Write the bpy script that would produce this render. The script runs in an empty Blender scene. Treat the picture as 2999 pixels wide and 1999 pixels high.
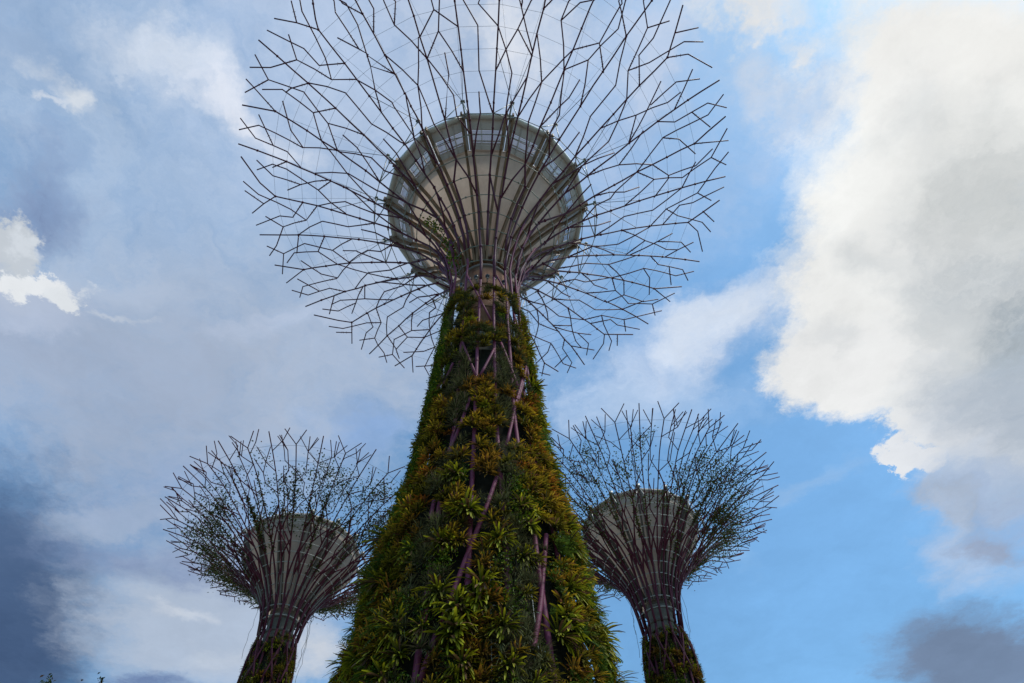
import bpy, math, random
import numpy as np
from mathutils import Vector, Matrix
S = bpy.context.scene
COL = S.collection
rnd = random.Random(7)
D2R = math.radians

# ------------------------------------------------------------------ camera
cam_d = bpy.data.cameras.new("camera"); cam = bpy.data.objects.new("camera", cam_d); COL.objects.link(cam)
cam_d.sensor_width = 36.0; cam_d.lens = 24.0; cam_d.clip_start = 0.1; cam_d.clip_end = 20000
Rm = Matrix(((0.99898397, 0.04506695, 0.0), (0.03750934, -0.83145706, -0.55432139), (-0.02498157, 0.55375818, -0.83230271)))
# camera axes expressed in the world (x right, y up, z back): rows above map camera to world
Mw = Rm.to_4x4(); Mw.translation = Vector((0, 0, 1.6))
cam.matrix_world = Mw
S.camera = cam
S.render.resolution_x = 1024; S.render.resolution_y = 683
S.view_settings.view_transform = 'Standard'; S.view_settings.look = 'None'
S.view_settings.exposure = 0.0; S.view_settings.gamma = 1.0
S.cycles.max_bounces = 6

# ------------------------------------------------------------------ sky
SUN_EL, SUN_AZ = 58.0, 112.0        # azimuth clockwise from +Y
CLOUDS=[
((-0.499, 0.423), (1.55, 0.47), (-0.07, 1.36), 0.8, (0.376, 0.497, 0.68), 0.85, 0),
((-0.02, 0.264), (2.5, 0.14), (-0.17, 3.89), 0.8, (0.479, 0.578, 0.761), 0.6, 0),
((0.003, 0.172), (8.88, 0.42), (-0.59, 13.98), 0.9, (0.761, 0.791, 0.855), 0.8, 0),
((0.202, 0.226), (13.63, -0.95), (-0.82, 19.05), 0.9, (0.61, 0.68, 0.823), 0.6, 0),
((-0.446, 0.187), (8.73, 7.18), (-8.61, 15.34), 0.9, (0.61, 0.68, 0.791), 0.75, 0),
((-0.605, 0.203), (11.77, 17.82), (-27.21, 16.66), 0.8, (0.73, 0.768, 0.807), 0.85, 0),
((-0.65, 0.225), (32.72, 13.86), (-4.1, 93.31), 0.8, (0.68, 0.73, 0.807), 0.7, 0),
((-0.349, 0.256), (10.43, 8.91), (-17.32, 24.38), 0.9, (0.68, 0.73, 0.831), 0.8, 0),
((-0.183, 0.227), (9.62, 1.47), (-0.92, 21.21), 0.9, (0.515, 0.617, 0.791), 0.5, 0),
((-0.624, 0.13), (6.15, 5.19), (-5.12, 11.65), 0.9, (0.314, 0.434, 0.631), 0.6, 0),
((-0.728, 0.355), (9.37, 7.46), (-5.31, 10.33), 0.8, (0.195, 0.275, 0.456), 0.85, 0),
((-0.789, 0.461), (15.64, 12.26), (-7.37, 13.32), 0.25, (0.552, 0.597, 0.644), 0.95, 1),
((-0.826, 0.467), (18.94, 15.16), (-9.18, 16.38), 0.5, (0.445, 0.515, 0.61), 0.8, 0),
((-0.779, 0.555), (9.65, 5.24), (-5.05, 21.78), 0.3, (0.631, 0.68, 0.73), 0.95, 1),
((-0.85, 0.635), (6.8, 3.99), (-4.12, 13.93), 0.7, (0.287, 0.376, 0.552), 0.75, 0),
((-0.631, 0.587), (28.19, 9.62), (-4.69, 88.39), 0.9, (0.753, 0.791, 0.823), 0.8, 0),
((-0.618, 0.509), (7.22, 3.66), (-5.1, 18.93), 0.9, (0.468, 0.558, 0.708), 0.55, 0),
((-0.746, 0.411), (22.75, 17.8), (-28.37, 53.27), 0.6, (0.658, 0.708, 0.768), 0.8, 0),
((-0.487, 0.721), (2.05, 0.52), (-0.19, 3.39), 0.8, (0.413, 0.491, 0.631), 0.8, 0),
((-0.739, 0.767), (2.74, 1.8), (-2.39, 3.79), 0.8, (0.323, 0.397, 0.539), 0.65, 0),
((-0.266, 0.881), (10.78, 1.57), (-0.76, 12.73), 0.9, (0.242, 0.402, 0.701), 0.7, 0),
((-1.201, 1.347), (4.22, 1.9), (-0.15, 2.03), 0.55, (0.08, 0.138, 0.262), 1, 1),
((-1.359, 1.624), (3.48, 1.6), (-0.19, 2.29), 0.8, (0.051, 0.093, 0.188), 0.8, 0),
((-0.766, 1.447), (2.99, 0.86), (-0.22, 2.87), 0.6, (0.434, 0.503, 0.617), 0.9, 1),
((-0.75, 1.223), (3.43, 1.25), (-2.28, 10.71), 0.8, (0.223, 0.296, 0.468), 0.8, 0),
((-0.811, 1.065), (5.5, 1.58), (0.93, 15.74), 0.6, (0.445, 0.515, 0.631), 0.6, 1),
((-0.718, 1.058), (3.34, 1.04), (-0.55, 8.47), 0.9, (0.305, 0.392, 0.578), 0.5, 0),
((-0.812, 1.409), (12.13, 3.72), (-1.99, 26.74), 0.9, (0.578, 0.631, 0.716), 0.7, 0),
((-0.701, 1.56), (7.69, 1.97), (-1.6, 20.51), 0.9, (0.527, 0.591, 0.687), 0.6, 0),
((-0.992, 1.684), (8.06, 2.72), (-0.8, 9.78), 0.5, (0.156, 0.231, 0.413), 0.9, 0),
((-0.797, 0.58), (7.26, 3.73), (-3.27, 17.52), 0.5, (0.423, 0.497, 0.644), 0.9, 1),
((-0.783, 0.53), (8.6, 4.47), (-6.92, 38.02), 0.35, (0.761, 0.791, 0.823), 1, 1),
((-0.717, 0.564), (25.27, 17.95), (-18.76, 32.88), 0.35, (0.73, 0.768, 0.807), 1, 1),
((-0.431, 0.621), (7.77, 0.72), (4.29, 28.91), 0.8, (0.479, 0.565, 0.73), 0.6, 0),
((-0.52, 1.575), (13.12, 2.56), (-0.59, 7.58), 0.9, (0.61, 0.644, 0.701), 0.8, 1),
((-0.449, 1.369), (7.57, 1.4), (-0.63, 8.72), 0.9, (0.352, 0.515, 0.761), 0.7, 0),
((0.3, 0.726), (3.48, -1.81), (4.95, 7.77), 0.8, (0.565, 0.672, 0.855), 0.85, 0),
((0.356, 0.663), (7.74, -4.61), (7.51, 10.83), 0.7, (0.687, 0.761, 0.871), 0.7, 0),
((0.263, 0.857), (4.99, -0.38), (-0.6, 10.23), 0.9, (0.434, 0.591, 0.823), 0.6, 0),
((0.095, 0.668), (8.14, -0.05), (-0.84, 15.49), 0.9, (0.262, 0.445, 0.745), 0.5, 0),
((0.427, 0.247), (14.69, -2.9), (-0.81, 18.69), 0.8, (0.61, 0.672, 0.776), 0.75, 0),
((0.325, 0.148), (8.95, -3.04), (2.46, 20.16), 0.6, (0.776, 0.791, 0.807), 0.95, 0),
((0.645, 0.251), (5.2, -1.67), (-0.28, 6.48), 0.45, (0.855, 0.855, 0.839), 1, 1),
((0.679, 0.443), (4.34, -1.33), (-0.25, 5.27), 0.38, (0.855, 0.863, 0.847), 1, 1),
((0.69, 0.627), (3.85, -1.1), (-0.3, 5.71), 0.36, (0.839, 0.847, 0.839), 1, 1),
((0.625, 0.764), (6.08, -1.46), (-0.47, 8.4), 0.32, (0.839, 0.847, 0.847), 1, 1),
((0.823, 0.857), (7.49, -2.35), (-0.51, 8.89), 0.18, (0.791, 0.807, 0.815), 1, 1),
((0.797, 0.985), (14.33, -2.65), (-5.49, 23.07), 0.16, (0.776, 0.791, 0.815), 0.95, 1),
((0.971, 0.921), (4.86, -1.79), (-0.31, 5.23), 0.5, (0.672, 0.708, 0.761), 0.95, 1),
((0.978, 1.089), (6.36, -1.81), (-2.4, 13.44), 0.7, (0.527, 0.624, 0.761), 0.85, 0),
((0.905, 0.656), (4.85, -1.85), (-0.18, 3.39), 1.0, (0.371, 0.423, 0.468), 0.9, 0),
((0.801, 0.42), (6.68, -2.5), (-0.33, 7.03), 1.0, (0.552, 0.578, 0.578), 0.6, 0),
((0.555, 0.474), (10.05, -1.11), (-1.05, 5.43), 1.0, (0.888, 0.896, 0.88), 0.8, 0),
((0.972, 0.898), (5.61, -2.08), (-0.35, 6.03), 1.0, (0.413, 0.479, 0.565), 0.85, 0),
((0.777, 0.686), (11.74, -3.73), (-0.65, 12.05), 1.0, (0.617, 0.644, 0.658), 0.6, 0),
((0.597, 0.323), (17.21, -4.86), (-0.44, 9.7), 1.0, (0.672, 0.701, 0.716), 0.5, 0),
((0.618, 0.581), (15.96, -4.11), (-1.02, 19.87), 1.0, (0.658, 0.687, 0.701), 0.8, 0),
((0.565, 0.712), (21.27, -4.65), (-1.44, 26.34), 1.0, (0.701, 0.723, 0.738), 0.7, 0),
((0.642, 0.205), (6.62, -2.18), (-0.57, 13.67), 0.9, (0.839, 0.839, 0.815), 0.8, 0),
((1.026, 1.172), (4.8, -1.7), (-0.43, 6.64), 0.8, (0.352, 0.456, 0.644), 0.75, 0),
((0.902, 1.171), (8.26, -1.54), (-4.19, 14.07), 0.6, (0.381, 0.456, 0.578), 0.9, 0),
((1.027, 1.316), (5.93, -0.18), (-6.63, 10.54), 0.9, (0.445, 0.565, 0.761), 0.7, 0),
((1.183, 1.747), (3.95, -1.34), (-0.34, 4.32), 0.5, (0.175, 0.238, 0.361), 0.95, 1),
((1.082, 1.275), (12.72, -4.58), (-1.15, 16.95), 0.8, (0.305, 0.361, 0.491), 0.7, 0),
((0.415, 1.289), (8.44, -1.01), (-1.52, 22.01), 1.0, (0.305, 0.515, 0.791), 0.6, 0),
((0.586, 1.052), (9.31, -4.85), (16.22, 24.07), 0.9, (0.305, 0.491, 0.761), 0.5, 0)]


def build_sky():
    w = bpy.data.worlds.new("World"); S.world = w; w.use_nodes = True
    nt = w.node_tree; N = nt.nodes; L = nt.links
    for n in list(N): N.remove(n)
    def nd(t, **k):
        n = N.new(t)
        for a, b in k.items(): setattr(n, a, b)
        return n
    def math_(op, a, b=None, c=None, clamp=False):
        n = nd('ShaderNodeMath', operation=op, use_clamp=clamp)
        for i, v in enumerate((a, b, c)):
            if v is None: continue
            if isinstance(v, (int, float)): n.inputs[i].default_value = v
            else: L.new(v, n.inputs[i])
        return n.outputs[0]
    def vm(op, a, b=None):
        n = nd('ShaderNodeVectorMath', operation=op)
        for i, v in enumerate((a, b)):
            if v is None: continue
            if isinstance(v, (tuple, list)): n.inputs[i].default_value = v
            else: L.new(v, n.inputs[i])
        return n
    out = nd('ShaderNodeOutputWorld'); bg = nd('ShaderNodeBackground')
    sky = nd('ShaderNodeTexSky', sky_type='NISHITA'); sky.sun_disc = False
    sky.sun_elevation = D2R(SUN_EL); sky.sun_rotation = D2R(SUN_AZ); sky.air_density = 1.15; sky.dust_density = 1.0; sky.ozone_density = 1.0
    base = vm('SCALE', sky.outputs[0]); base.inputs['Scale'].default_value = 0.15
    basec = vm('MULTIPLY', base.outputs[0], (0.82, 1.20, 1.30)).outputs[0]
    tc = nd('ShaderNodeTexCoord')
    sep = nd('ShaderNodeSeparateXYZ'); L.new(tc.outputs['Generated'], sep.inputs[0])
    z = math_('MAXIMUM', sep.outputs[2], 0.06)
    comb = nd('ShaderNodeCombineXYZ')
    L.new(math_('DIVIDE', sep.outputs[0], z), comb.inputs[0]); L.new(math_('DIVIDE', sep.outputs[1], z), comb.inputs[1])
    P = comb.outputs[0]                 # the flat cloud layer overhead, one unit high
    def noise(scale, detail, rough, vec=P, dist=0.0):
        n = nd('ShaderNodeTexNoise'); n.inputs['Scale'].default_value = scale; n.inputs['Detail'].default_value = detail
        n.inputs['Roughness'].default_value = rough; n.inputs['Distortion'].default_value = dist
        L.new(vec, n.inputs['Vector']); return n
    def warp(scale, detail, rough, amp, src=P, k=1.0):
        n = noise(scale, detail, rough)
        s = vm('SUBTRACT', n.outputs['Color'], (0.5, 0.5, 0.5)); m = vm('SCALE', s.outputs[0]); m.inputs['Scale'].default_value = amp
        return vm('ADD', src, m.outputs[0]).outputs[0]
    soft_p = warp(3.2, 7, 0.62, 0.42)
    bil_p = warp(6.0, 10, 0.68, 0.24)
    fine = noise(5.0, 9, 0.66, soft_p).outputs[0]
    broad = noise(2.2, 6, 0.6, soft_p).outputs[0]
    wisp = noise(7.0, 8, 0.7, soft_p, 0.6).outputs[0]
    bill = noise(11.0, 12, 0.64, bil_p).outputs[0]
    col = basec
    wfac = math_('MULTIPLY_ADD', wisp, 1.7, 0.12)
    nb = math_('MULTIPLY', math_('SUBTRACT', bill, 0.5), -0.62)
    ns = math_('MULTIPLY', math_('SUBTRACT', fine, 0.5), -1.3)
    # soft thin veil everywhere, broken by noise
    for (p0, m1, m2, soft, c, op, bi) in CLOUDS:
        src = bil_p if bi else soft_p
        d = vm('SUBTRACT', src, (p0[0], p0[1], 0.0)).outputs[0]
        u = vm('DOT_PRODUCT', d, (m1[0], m1[1], 0.0)).outputs['Value']
        v = vm('DOT_PRODUCT', d, (m2[0], m2[1], 0.0)).outputs['Value']
        r = math_('ADD', math_('SQRT', math_('MULTIPLY_ADD', u, u, math_('MULTIPLY', v, v))), nb if bi else ns)
        mr = nd('ShaderNodeMapRange', interpolation_type='SMOOTHSTEP', clamp=True)
        L.new(r, mr.inputs['Value'])
        mr.inputs['From Min'].default_value = 1.0 - soft * 0.9; mr.inputs['From Max'].default_value = 1.0 + soft * 0.5
        mr.inputs['To Min'].default_value = op; mr.inputs['To Max'].default_value = 0.0
        fac = mr.outputs[0] if bi else math_('MULTIPLY', mr.outputs[0], wfac, clamp=True)
        mx = nd('ShaderNodeMix', data_type='RGBA'); L.new(fac, mx.inputs[0]); L.new(col, mx.inputs[6]); mx.inputs[7].default_value = (*c, 1)
        col = mx.outputs[2]
    tone = math_('MULTIPLY_ADD', bill, 0.12, math_('MULTIPLY_ADD', fine, 0.20, math_('MULTIPLY_ADD', broad, 0.42, 0.65)))
    tn = vm('SCALE', col); L.new(tone, tn.inputs['Scale']); col = tn.outputs[0]
    # below the horizon nothing of the cloud layer is left
    hz = nd('ShaderNodeMapRange', clamp=True); L.new(sep.outputs[2], hz.inputs['Value'])
    hz.inputs['From Min'].default_value = 0.0; hz.inputs['From Max'].default_value = 0.12
    mx = nd('ShaderNodeMix', data_type='RGBA'); L.new(hz.outputs[0], mx.inputs[0]); mx.inputs[6].default_value = (0.42, 0.5, 0.6, 1); L.new(col, mx.inputs[7])
    L.new(mx.outputs[2], bg.inputs[0]); bg.inputs[1].default_value = 1.0
    L.new(bg.outputs[0], out.inputs[0])
    w.cycles.sampling_method = 'MANUAL'; w.cycles.sample_map_resolution = 512
build_sky()
sd = bpy.data.lights.new("sun", 'SUN'); sd.energy = 2.6; sd.angle = D2R(12); sd.color = (1.0, 0.95, 0.88)
sun = bpy.data.objects.new("sun", sd); COL.objects.link(sun)
sdir = Vector((math.sin(D2R(SUN_AZ)) * math.cos(D2R(SUN_EL)), math.cos(D2R(SUN_AZ)) * math.cos(D2R(SUN_EL)), math.sin(D2R(SUN_EL))))
sun.rotation_euler = sdir.to_track_quat('Z', 'Y').to_euler(); sun.location = sdir * 100

# ------------------------------------------------------------------ materials
def new_mat(name):
    m = bpy.data.materials.new(name); m.use_nodes = True
    nt = m.node_tree; b = nt.nodes['Principled BSDF']; return m, nt, b
def flat(name, col, rough=0.5, metal=0.0, var=0.15, scale=3.0, spec=0.5, streak=None):
    m, nt, b = new_mat(name); L = nt.links
    tc = nt.nodes.new('ShaderNodeTexCoord'); mp = nt.nodes.new('ShaderNodeMapping'); L.new(tc.outputs['Object'], mp.inputs[0])
    mp.inputs['Scale'].default_value = (1, 1, 0.25) if streak else (1, 1, 1)
    n = nt.nodes.new('ShaderNodeTexNoise'); n.inputs['Scale'].default_value = scale; n.inputs['Detail'].default_value = 7; n.inputs['Roughness'].default_value = 0.65
    L.new(mp.outputs[0], n.inputs['Vector'])
    r = nt.nodes.new('ShaderNodeValToRGB'); e = r.color_ramp.elements
    e[0].position = 0.3; e[1].position = 0.7
    c2 = streak if streak else col
    e[0].color = (*[c * (1 - var) for c in c2], 1); e[1].color = (*[min(1, c * (1 + var)) for c in col], 1)
    L.new(n.outputs[0], r.inputs[0]); L.new(r.outputs[0], b.inputs['Base Color'])
    b.inputs['Roughness'].default_value = rough; b.inputs['Metallic'].default_value = metal; b.inputs['Specular IOR Level'].default_value = spec
    rr = nt.nodes.new('ShaderNodeMapRange'); L.new(n.outputs[0], rr.inputs['Value']); rr.inputs['To Min'].default_value = rough * 0.8; rr.inputs['To Max'].default_value = min(1, rough * 1.2)
    L.new(rr.outputs[0], b.inputs['Roughness'])
    return m
M = {}
M['steel'] = flat('plum_steel_shaded', (0.072, 0.013, 0.029), 0.55, 0, 0.22, 1.5, 0.25)  # plum steel darkened for the canopy: its backlit shade is in the colour
M['pipe'] = flat('plum_steel_lit', (0.15, 0.034, 0.066), 0.6, 0, 0.22, 1.5, 0.18)  # same plum steel, lighter: light on the trunk pipes is in the colour
M['steel_side'] = flat('plum_painted_steel_far', (0.075, 0.013, 0.026), 0.65, 0, 0.2, 1.5, 0.2)
M['hoop'] = flat('grey_green_hoop_paint', (0.16, 0.19, 0.155), 0.5, 0, 0.2, 4)
M['galv'] = flat('galvanised_tube', (0.34, 0.34, 0.31), 0.45, 0.3, 0.15, 5)
M['wire'] = flat('cable_steel', (0.10, 0.10, 0.10), 0.45, 0.6, 0.1, 5)
M['membrane'] = flat('beige_membrane', (0.60, 0.485, 0.39), 0.8, 0, 0.13, 1.3, 0.2, streak=(0.43, 0.33, 0.255))
def translucent(m, amt, col):
    nt = m.node_tree; L = nt.links; b = nt.nodes['Principled BSDF']; o = [n for n in nt.nodes if n.type == 'OUTPUT_MATERIAL'][0]
    t = nt.nodes.new('ShaderNodeBsdfTranslucent'); t.inputs[0].default_value = (*col, 1)
    mx = nt.nodes.new('ShaderNodeMixShader'); mx.inputs[0].default_value = amt; L.new(b.outputs[0], mx.inputs[1]); L.new(t.outputs[0], mx.inputs[2]); L.new(mx.outputs[0], o.inputs[0])
translucent(M['membrane'], 0.24, (0.82, 0.62, 0.47))
M['shell'] = flat('pale_shell_panel', (0.46, 0.40, 0.34), 0.6, 0, 0.10, 0.9, 0.4)
M['lip'] = flat('pale_green_grey_lip', (0.58, 0.60, 0.54), 0.4, 0, 0.08, 1.0)
M['frame'] = flat('window_frame', (0.46, 0.40, 0.34), 0.5, 0, 0.1, 2)
M['beam'] = flat('brown_beam', (0.20, 0.12, 0.06), 0.6, 0, 0.3, 2.5, 0.3, streak=(0.13, 0.075, 0.035))
M['beam_side'] = flat('grey_brown_beam', (0.13, 0.11, 0.09), 0.65, 0, 0.2, 2.5)
M['membrane_side'] = flat('grey_membrane', (0.43, 0.35, 0.28), 0.8, 0, 0.12, 0.8, 0.2, streak=(0.31, 0.25, 0.195))
M['concrete'] = flat('concrete', (0.17, 0.15, 0.125), 0.85, 0, 0.25, 1.2, 0.3, streak=(0.10, 0.09, 0.07))
M['rust'] = flat('rust_stained_concrete', (0.23, 0.125, 0.075), 0.8, 0, 0.25, 1.8, 0.2, streak=(0.16, 0.05, 0.018))
M['dark'] = flat('dark_felt', (0.018, 0.018, 0.013), 0.95, 0, 0.4, 4, 0.1)
M['felt_shade'] = flat('planting_felt_shaded', (0.016, 0.015, 0.010), 0.95, 0, 0.4, 4, 0.1)  # felt behind the plants, with their shadow put into its near-black colour
M['lampblk'] = flat('black_lamp', (0.02, 0.022, 0.024), 0.35, 0, 0.1, 5)
M['lampwht'] = flat('white_bracket', (0.35, 0.34, 0.32), 0.5, 0, 0.1, 5)
M['bark'] = flat('bark', (0.10, 0.075, 0.05), 0.9, 0, 0.3, 6)
def glassmat():
    m, nt, b = new_mat('tinted_glass'); L = nt.links
    for n in list(nt.nodes):
        if n.type != 'OUTPUT_MATERIAL': nt.nodes.remove(n)
    o = [n for n in nt.nodes if n.type == 'OUTPUT_MATERIAL'][0]
    t = nt.nodes.new('ShaderNodeBsdfTransparent'); t.inputs[0].default_value = (0.62, 0.60, 0.60, 1)
    g = nt.nodes.new('ShaderNodeBsdfGlossy'); g.inputs['Roughness'].default_value = 0.08; g.inputs[0].default_value = (0.8, 0.8, 0.8, 1)
    n = nt.nodes.new('ShaderNodeTexNoise'); n.inputs['Scale'].default_value = 6; n.inputs['Detail'].default_value = 4
    mr = nt.nodes.new('ShaderNodeMapRange'); mr.inputs['To Min'].default_value = 0.05; mr.inputs['To Max'].default_value = 0.10
    L.new(n.outputs[0], mr.inputs['Value'])
    mx = nt.nodes.new('ShaderNodeMixShader'); L.new(mr.outputs[0], mx.inputs[0]); L.new(t.outputs[0], mx.inputs[1]); L.new(g.outputs[0], mx.inputs[2])
    L.new(mx.outputs[0], o.inputs[0]); return m
translucent(M['shell'], 0.15, (0.7, 0.68, 0.62)); translucent(M['membrane_side'], 0.12, (0.8, 0.68, 0.56))
M['glass'] = glassmat()
def leafmat(name, base, tip, power=1.5, trans=0.32, rough=0.55, old=None, spec=0.18):
    m, nt, b = new_mat(name); L = nt.links; N = nt.nodes
    at = N.new('ShaderNodeAttribute'); at.attribute_name = 'leaf'
    sp = N.new('ShaderNodeSeparateColor'); L.new(at.outputs['Color'], sp.inputs[0])
    pw = N.new('ShaderNodeMath'); pw.operation = 'POWER'; L.new(sp.outputs[0], pw.inputs[0]); pw.inputs[1].default_value = power
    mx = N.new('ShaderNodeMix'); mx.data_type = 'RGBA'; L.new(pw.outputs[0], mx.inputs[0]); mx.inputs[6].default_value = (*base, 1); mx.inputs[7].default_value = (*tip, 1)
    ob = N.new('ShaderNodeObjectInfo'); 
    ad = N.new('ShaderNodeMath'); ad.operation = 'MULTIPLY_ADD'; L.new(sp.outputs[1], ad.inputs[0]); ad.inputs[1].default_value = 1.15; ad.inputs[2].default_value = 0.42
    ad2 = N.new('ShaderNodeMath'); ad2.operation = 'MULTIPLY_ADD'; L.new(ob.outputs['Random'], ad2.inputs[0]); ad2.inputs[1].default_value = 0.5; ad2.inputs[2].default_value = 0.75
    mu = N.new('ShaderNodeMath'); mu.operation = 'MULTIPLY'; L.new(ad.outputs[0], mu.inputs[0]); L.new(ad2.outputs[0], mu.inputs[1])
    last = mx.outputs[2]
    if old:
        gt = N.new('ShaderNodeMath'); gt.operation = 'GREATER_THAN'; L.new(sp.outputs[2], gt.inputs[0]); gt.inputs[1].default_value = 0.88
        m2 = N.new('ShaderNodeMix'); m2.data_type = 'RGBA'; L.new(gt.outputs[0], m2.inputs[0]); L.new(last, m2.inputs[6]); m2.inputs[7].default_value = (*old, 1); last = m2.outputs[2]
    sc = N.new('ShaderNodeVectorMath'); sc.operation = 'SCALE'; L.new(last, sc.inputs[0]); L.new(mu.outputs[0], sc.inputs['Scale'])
    L.new(sc.outputs[0], b.inputs['Base Color']); b.inputs['Roughness'].default_value = rough; b.inputs['Specular IOR Level'].default_value = spec
    tr = N.new('ShaderNodeBsdfTranslucent'); L.new(sc.outputs[0], tr.inputs[0])
    ms = N.new('ShaderNodeMixShader'); ms.inputs[0].default_value = trans; L.new(b.outputs[0], ms.inputs[1]); L.new(tr.outputs[0], ms.inputs[2])
    o = [n for n in N if n.type == 'OUTPUT_MATERIAL'][0]; L.new(ms.outputs[0], o.inputs[0]); return m
LM = {
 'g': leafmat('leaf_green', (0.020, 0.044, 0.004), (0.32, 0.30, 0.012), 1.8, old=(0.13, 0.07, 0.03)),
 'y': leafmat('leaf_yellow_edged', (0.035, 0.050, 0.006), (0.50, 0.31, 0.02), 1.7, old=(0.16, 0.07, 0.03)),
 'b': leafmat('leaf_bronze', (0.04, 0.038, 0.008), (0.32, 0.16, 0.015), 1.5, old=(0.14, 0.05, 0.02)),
 'r': leafmat('leaf_rusty', (0.07, 0.055, 0.010), (0.36, 0.11, 0.012), 1.2, old=(0.16, 0.05, 0.02)),
 'o': leafmat('leaf_olive', (0.018, 0.028, 0.004), (0.20, 0.155, 0.012), 1.6, old=(0.12, 0.06, 0.03)),
 'a': leafmat('leaf_silvery', (0.035, 0.042, 0.014), (0.19, 0.19, 0.08), 1.6, 0.15, 0.8, old=(0.16, 0.12, 0.08)),
 't': leafmat('leaf_tuft', (0.03, 0.045, 0.014), (0.12, 0.14, 0.04), 1.3, 0.2, 0.6, old=(0.13, 0.08, 0.04)),
 'c': leafmat('leaf_creeper', (0.035, 0.075, 0.006), (0.11, 0.18, 0.010), 1.0, old=(0.26, 0.23, 0.02)),
 'f': leafmat('leaf_fern', (0.045, 0.08, 0.012), (0.10, 0.16, 0.02), 1.0),
 'Y': leafmat('leaf_bright_yellow', (0.30, 0.26, 0.02), (0.62, 0.46, 0.03), 1.0),
 'v': leafmat('leaf_vine', (0.030, 0.048, 0.012), (0.075, 0.095, 0.02), 1.0, 0.35, old=(0.12, 0.06, 0.025)),
}

# ------------------------------------------------------------------ helpers
def link(o, parent=None):
    COL.objects.link(o)
    if parent is not None: o.parent = parent
    return o
def tag(o, label=None, cat=None, group=None, kind=None):
    if label: o['label'] = label
    if cat: o['category'] = cat
    if group: o['group'] = group
    if kind: o['kind'] = kind
    return o
def empty(name, loc, rz=0):
    o = bpy.data.objects.new(name, None); o.location = loc; o.rotation_euler = (0, 0, rz); o.empty_display_size = 0.5
    return link(o)
class MB:
    def __init__(s): s.v = []; s.f = []; s.m = []; s.c = None
    def add(s, vs, fs, mi=0):
        b = len(s.v); s.v.extend(vs); s.f.extend([tuple(i + b for i in f) for f in fs]); s.m.extend([mi] * len(fs))
    def tube(s, pts, rads, n=8, cap=True, mi=0):
        pts = [Vector(p) for p in pts]
        if not isinstance(rads, (list, tuple)): rads = [rads] * len(pts)
        up = None; b = len(s.v); N = len(pts)
        for i, p in enumerate(pts):
            if i == 0: t = pts[1] - p
            elif i == N - 1: t = p - pts[i - 1]
            else: t = (p - pts[i - 1]).normalized() + (pts[i + 1] - p).normalized()
            if t.length < 1e-9: t = Vector((0, 0, 1))
            t.normalize()
            if up is None: up = Vector((0, 0, 1)) if abs(t.z) < 0.9 else Vector((1, 0, 0))
            x = up.cross(t)
            if x.length < 1e-6: x = Vector((1, 0, 0)).cross(t)
            x.normalize(); y = t.cross(x); up = y
            for k in range(n):
                a = 2 * math.pi * k / n; s.v.append(tuple(p + (x * math.cos(a) + y * math.sin(a)) * rads[i]))
        for i in range(N - 1):
            for k in range(n):
                k2 = (k + 1) % n
                s.f.append((b + i * n + k, b + i * n + k2, b + (i + 1) * n + k2, b + (i + 1) * n + k)); s.m.append(mi)
        if cap:
            s.f.append(tuple(b + k for k in range(n))[::-1]); s.m.append(mi)
            s.f.append(tuple(b + (N - 1) * n + k for k in range(n))); s.m.append(mi)
    def box(s, c, ax, ay, az, mi=0):
        c, ax, ay, az = map(Vector, (c, ax, ay, az)); vs = []
        for i in (-1, 1):
            for j in (-1, 1):
                for k in (-1, 1): vs.append(tuple(c + ax * i + ay * j + az * k))
        s.add(vs, [(0, 1, 3, 2), (4, 6, 7, 5), (0, 4, 5, 1), (2, 3, 7, 6), (0, 2, 6, 4), (1, 5, 7, 3)], mi)
    def rev(s, prof, n=96, mi=0, closed=False):
        b = len(s.v); m = len(prof)
        for r, z in prof:
            for k in range(n):
                a = 2 * math.pi * k / n; s.v.append((r * math.sin(a), r * math.cos(a), z))
        for i in range(m if closed else m - 1):
            for k in range(n):
                k2 = (k + 1) % n; i2 = (i + 1) % m
                s.f.append((b + i * n + k, b + i * n + k2, b + i2 * n + k2, b + i2 * n + k)); s.m.append(mi)
    def build(s, name, mats, parent=None, smooth=True, colors=None):
        me = bpy.data.meshes.new(name); me.from_pydata(s.v, [], s.f)
        if not isinstance(mats, (list, tuple)): mats = [mats]
        for m in mats: me.materials.append(m)
        if len(mats) > 1: me.polygons.foreach_set('material_index', s.m)
        if smooth: me.polygons.foreach_set('use_smooth', [True] * len(s.f))
        cc = colors if colors is not None else s.c
        if cc is not None:
            at = me.color_attributes.new('leaf', 'FLOAT_COLOR', 'POINT'); at.data.foreach_set('color', np.asarray(cc, dtype=np.float32).ravel())
        me.update(); return link(bpy.data.objects.new(name, me), parent)
def pol(r, a, z):
    a = D2R(a); return Vector((r * math.sin(a), r * math.cos(a), z))
def lerp_prof(prof, s):
    N = len(prof) - 1; i = max(0, min(int(math.floor(s)), N - 1)); u = s - i
    return prof[i][0] * (1 - u) + prof[i + 1][0] * u, prof[i][1] * (1 - u) + prof[i + 1][1] * u
def r_at_z(tab, z):          # tab ascending z of (r,z)
    if z <= tab[0][1]: return tab[0][0]
    for i in range(len(tab) - 1):
        if z <= tab[i + 1][1]:
            u = (z - tab[i][1]) / (tab[i + 1][1] - tab[i][1]); return tab[i][0] * (1 - u) + tab[i + 1][0] * u
    return tab[-1][0]
def adiff(a, b): return (a - b + 180) % 360 - 180

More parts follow.
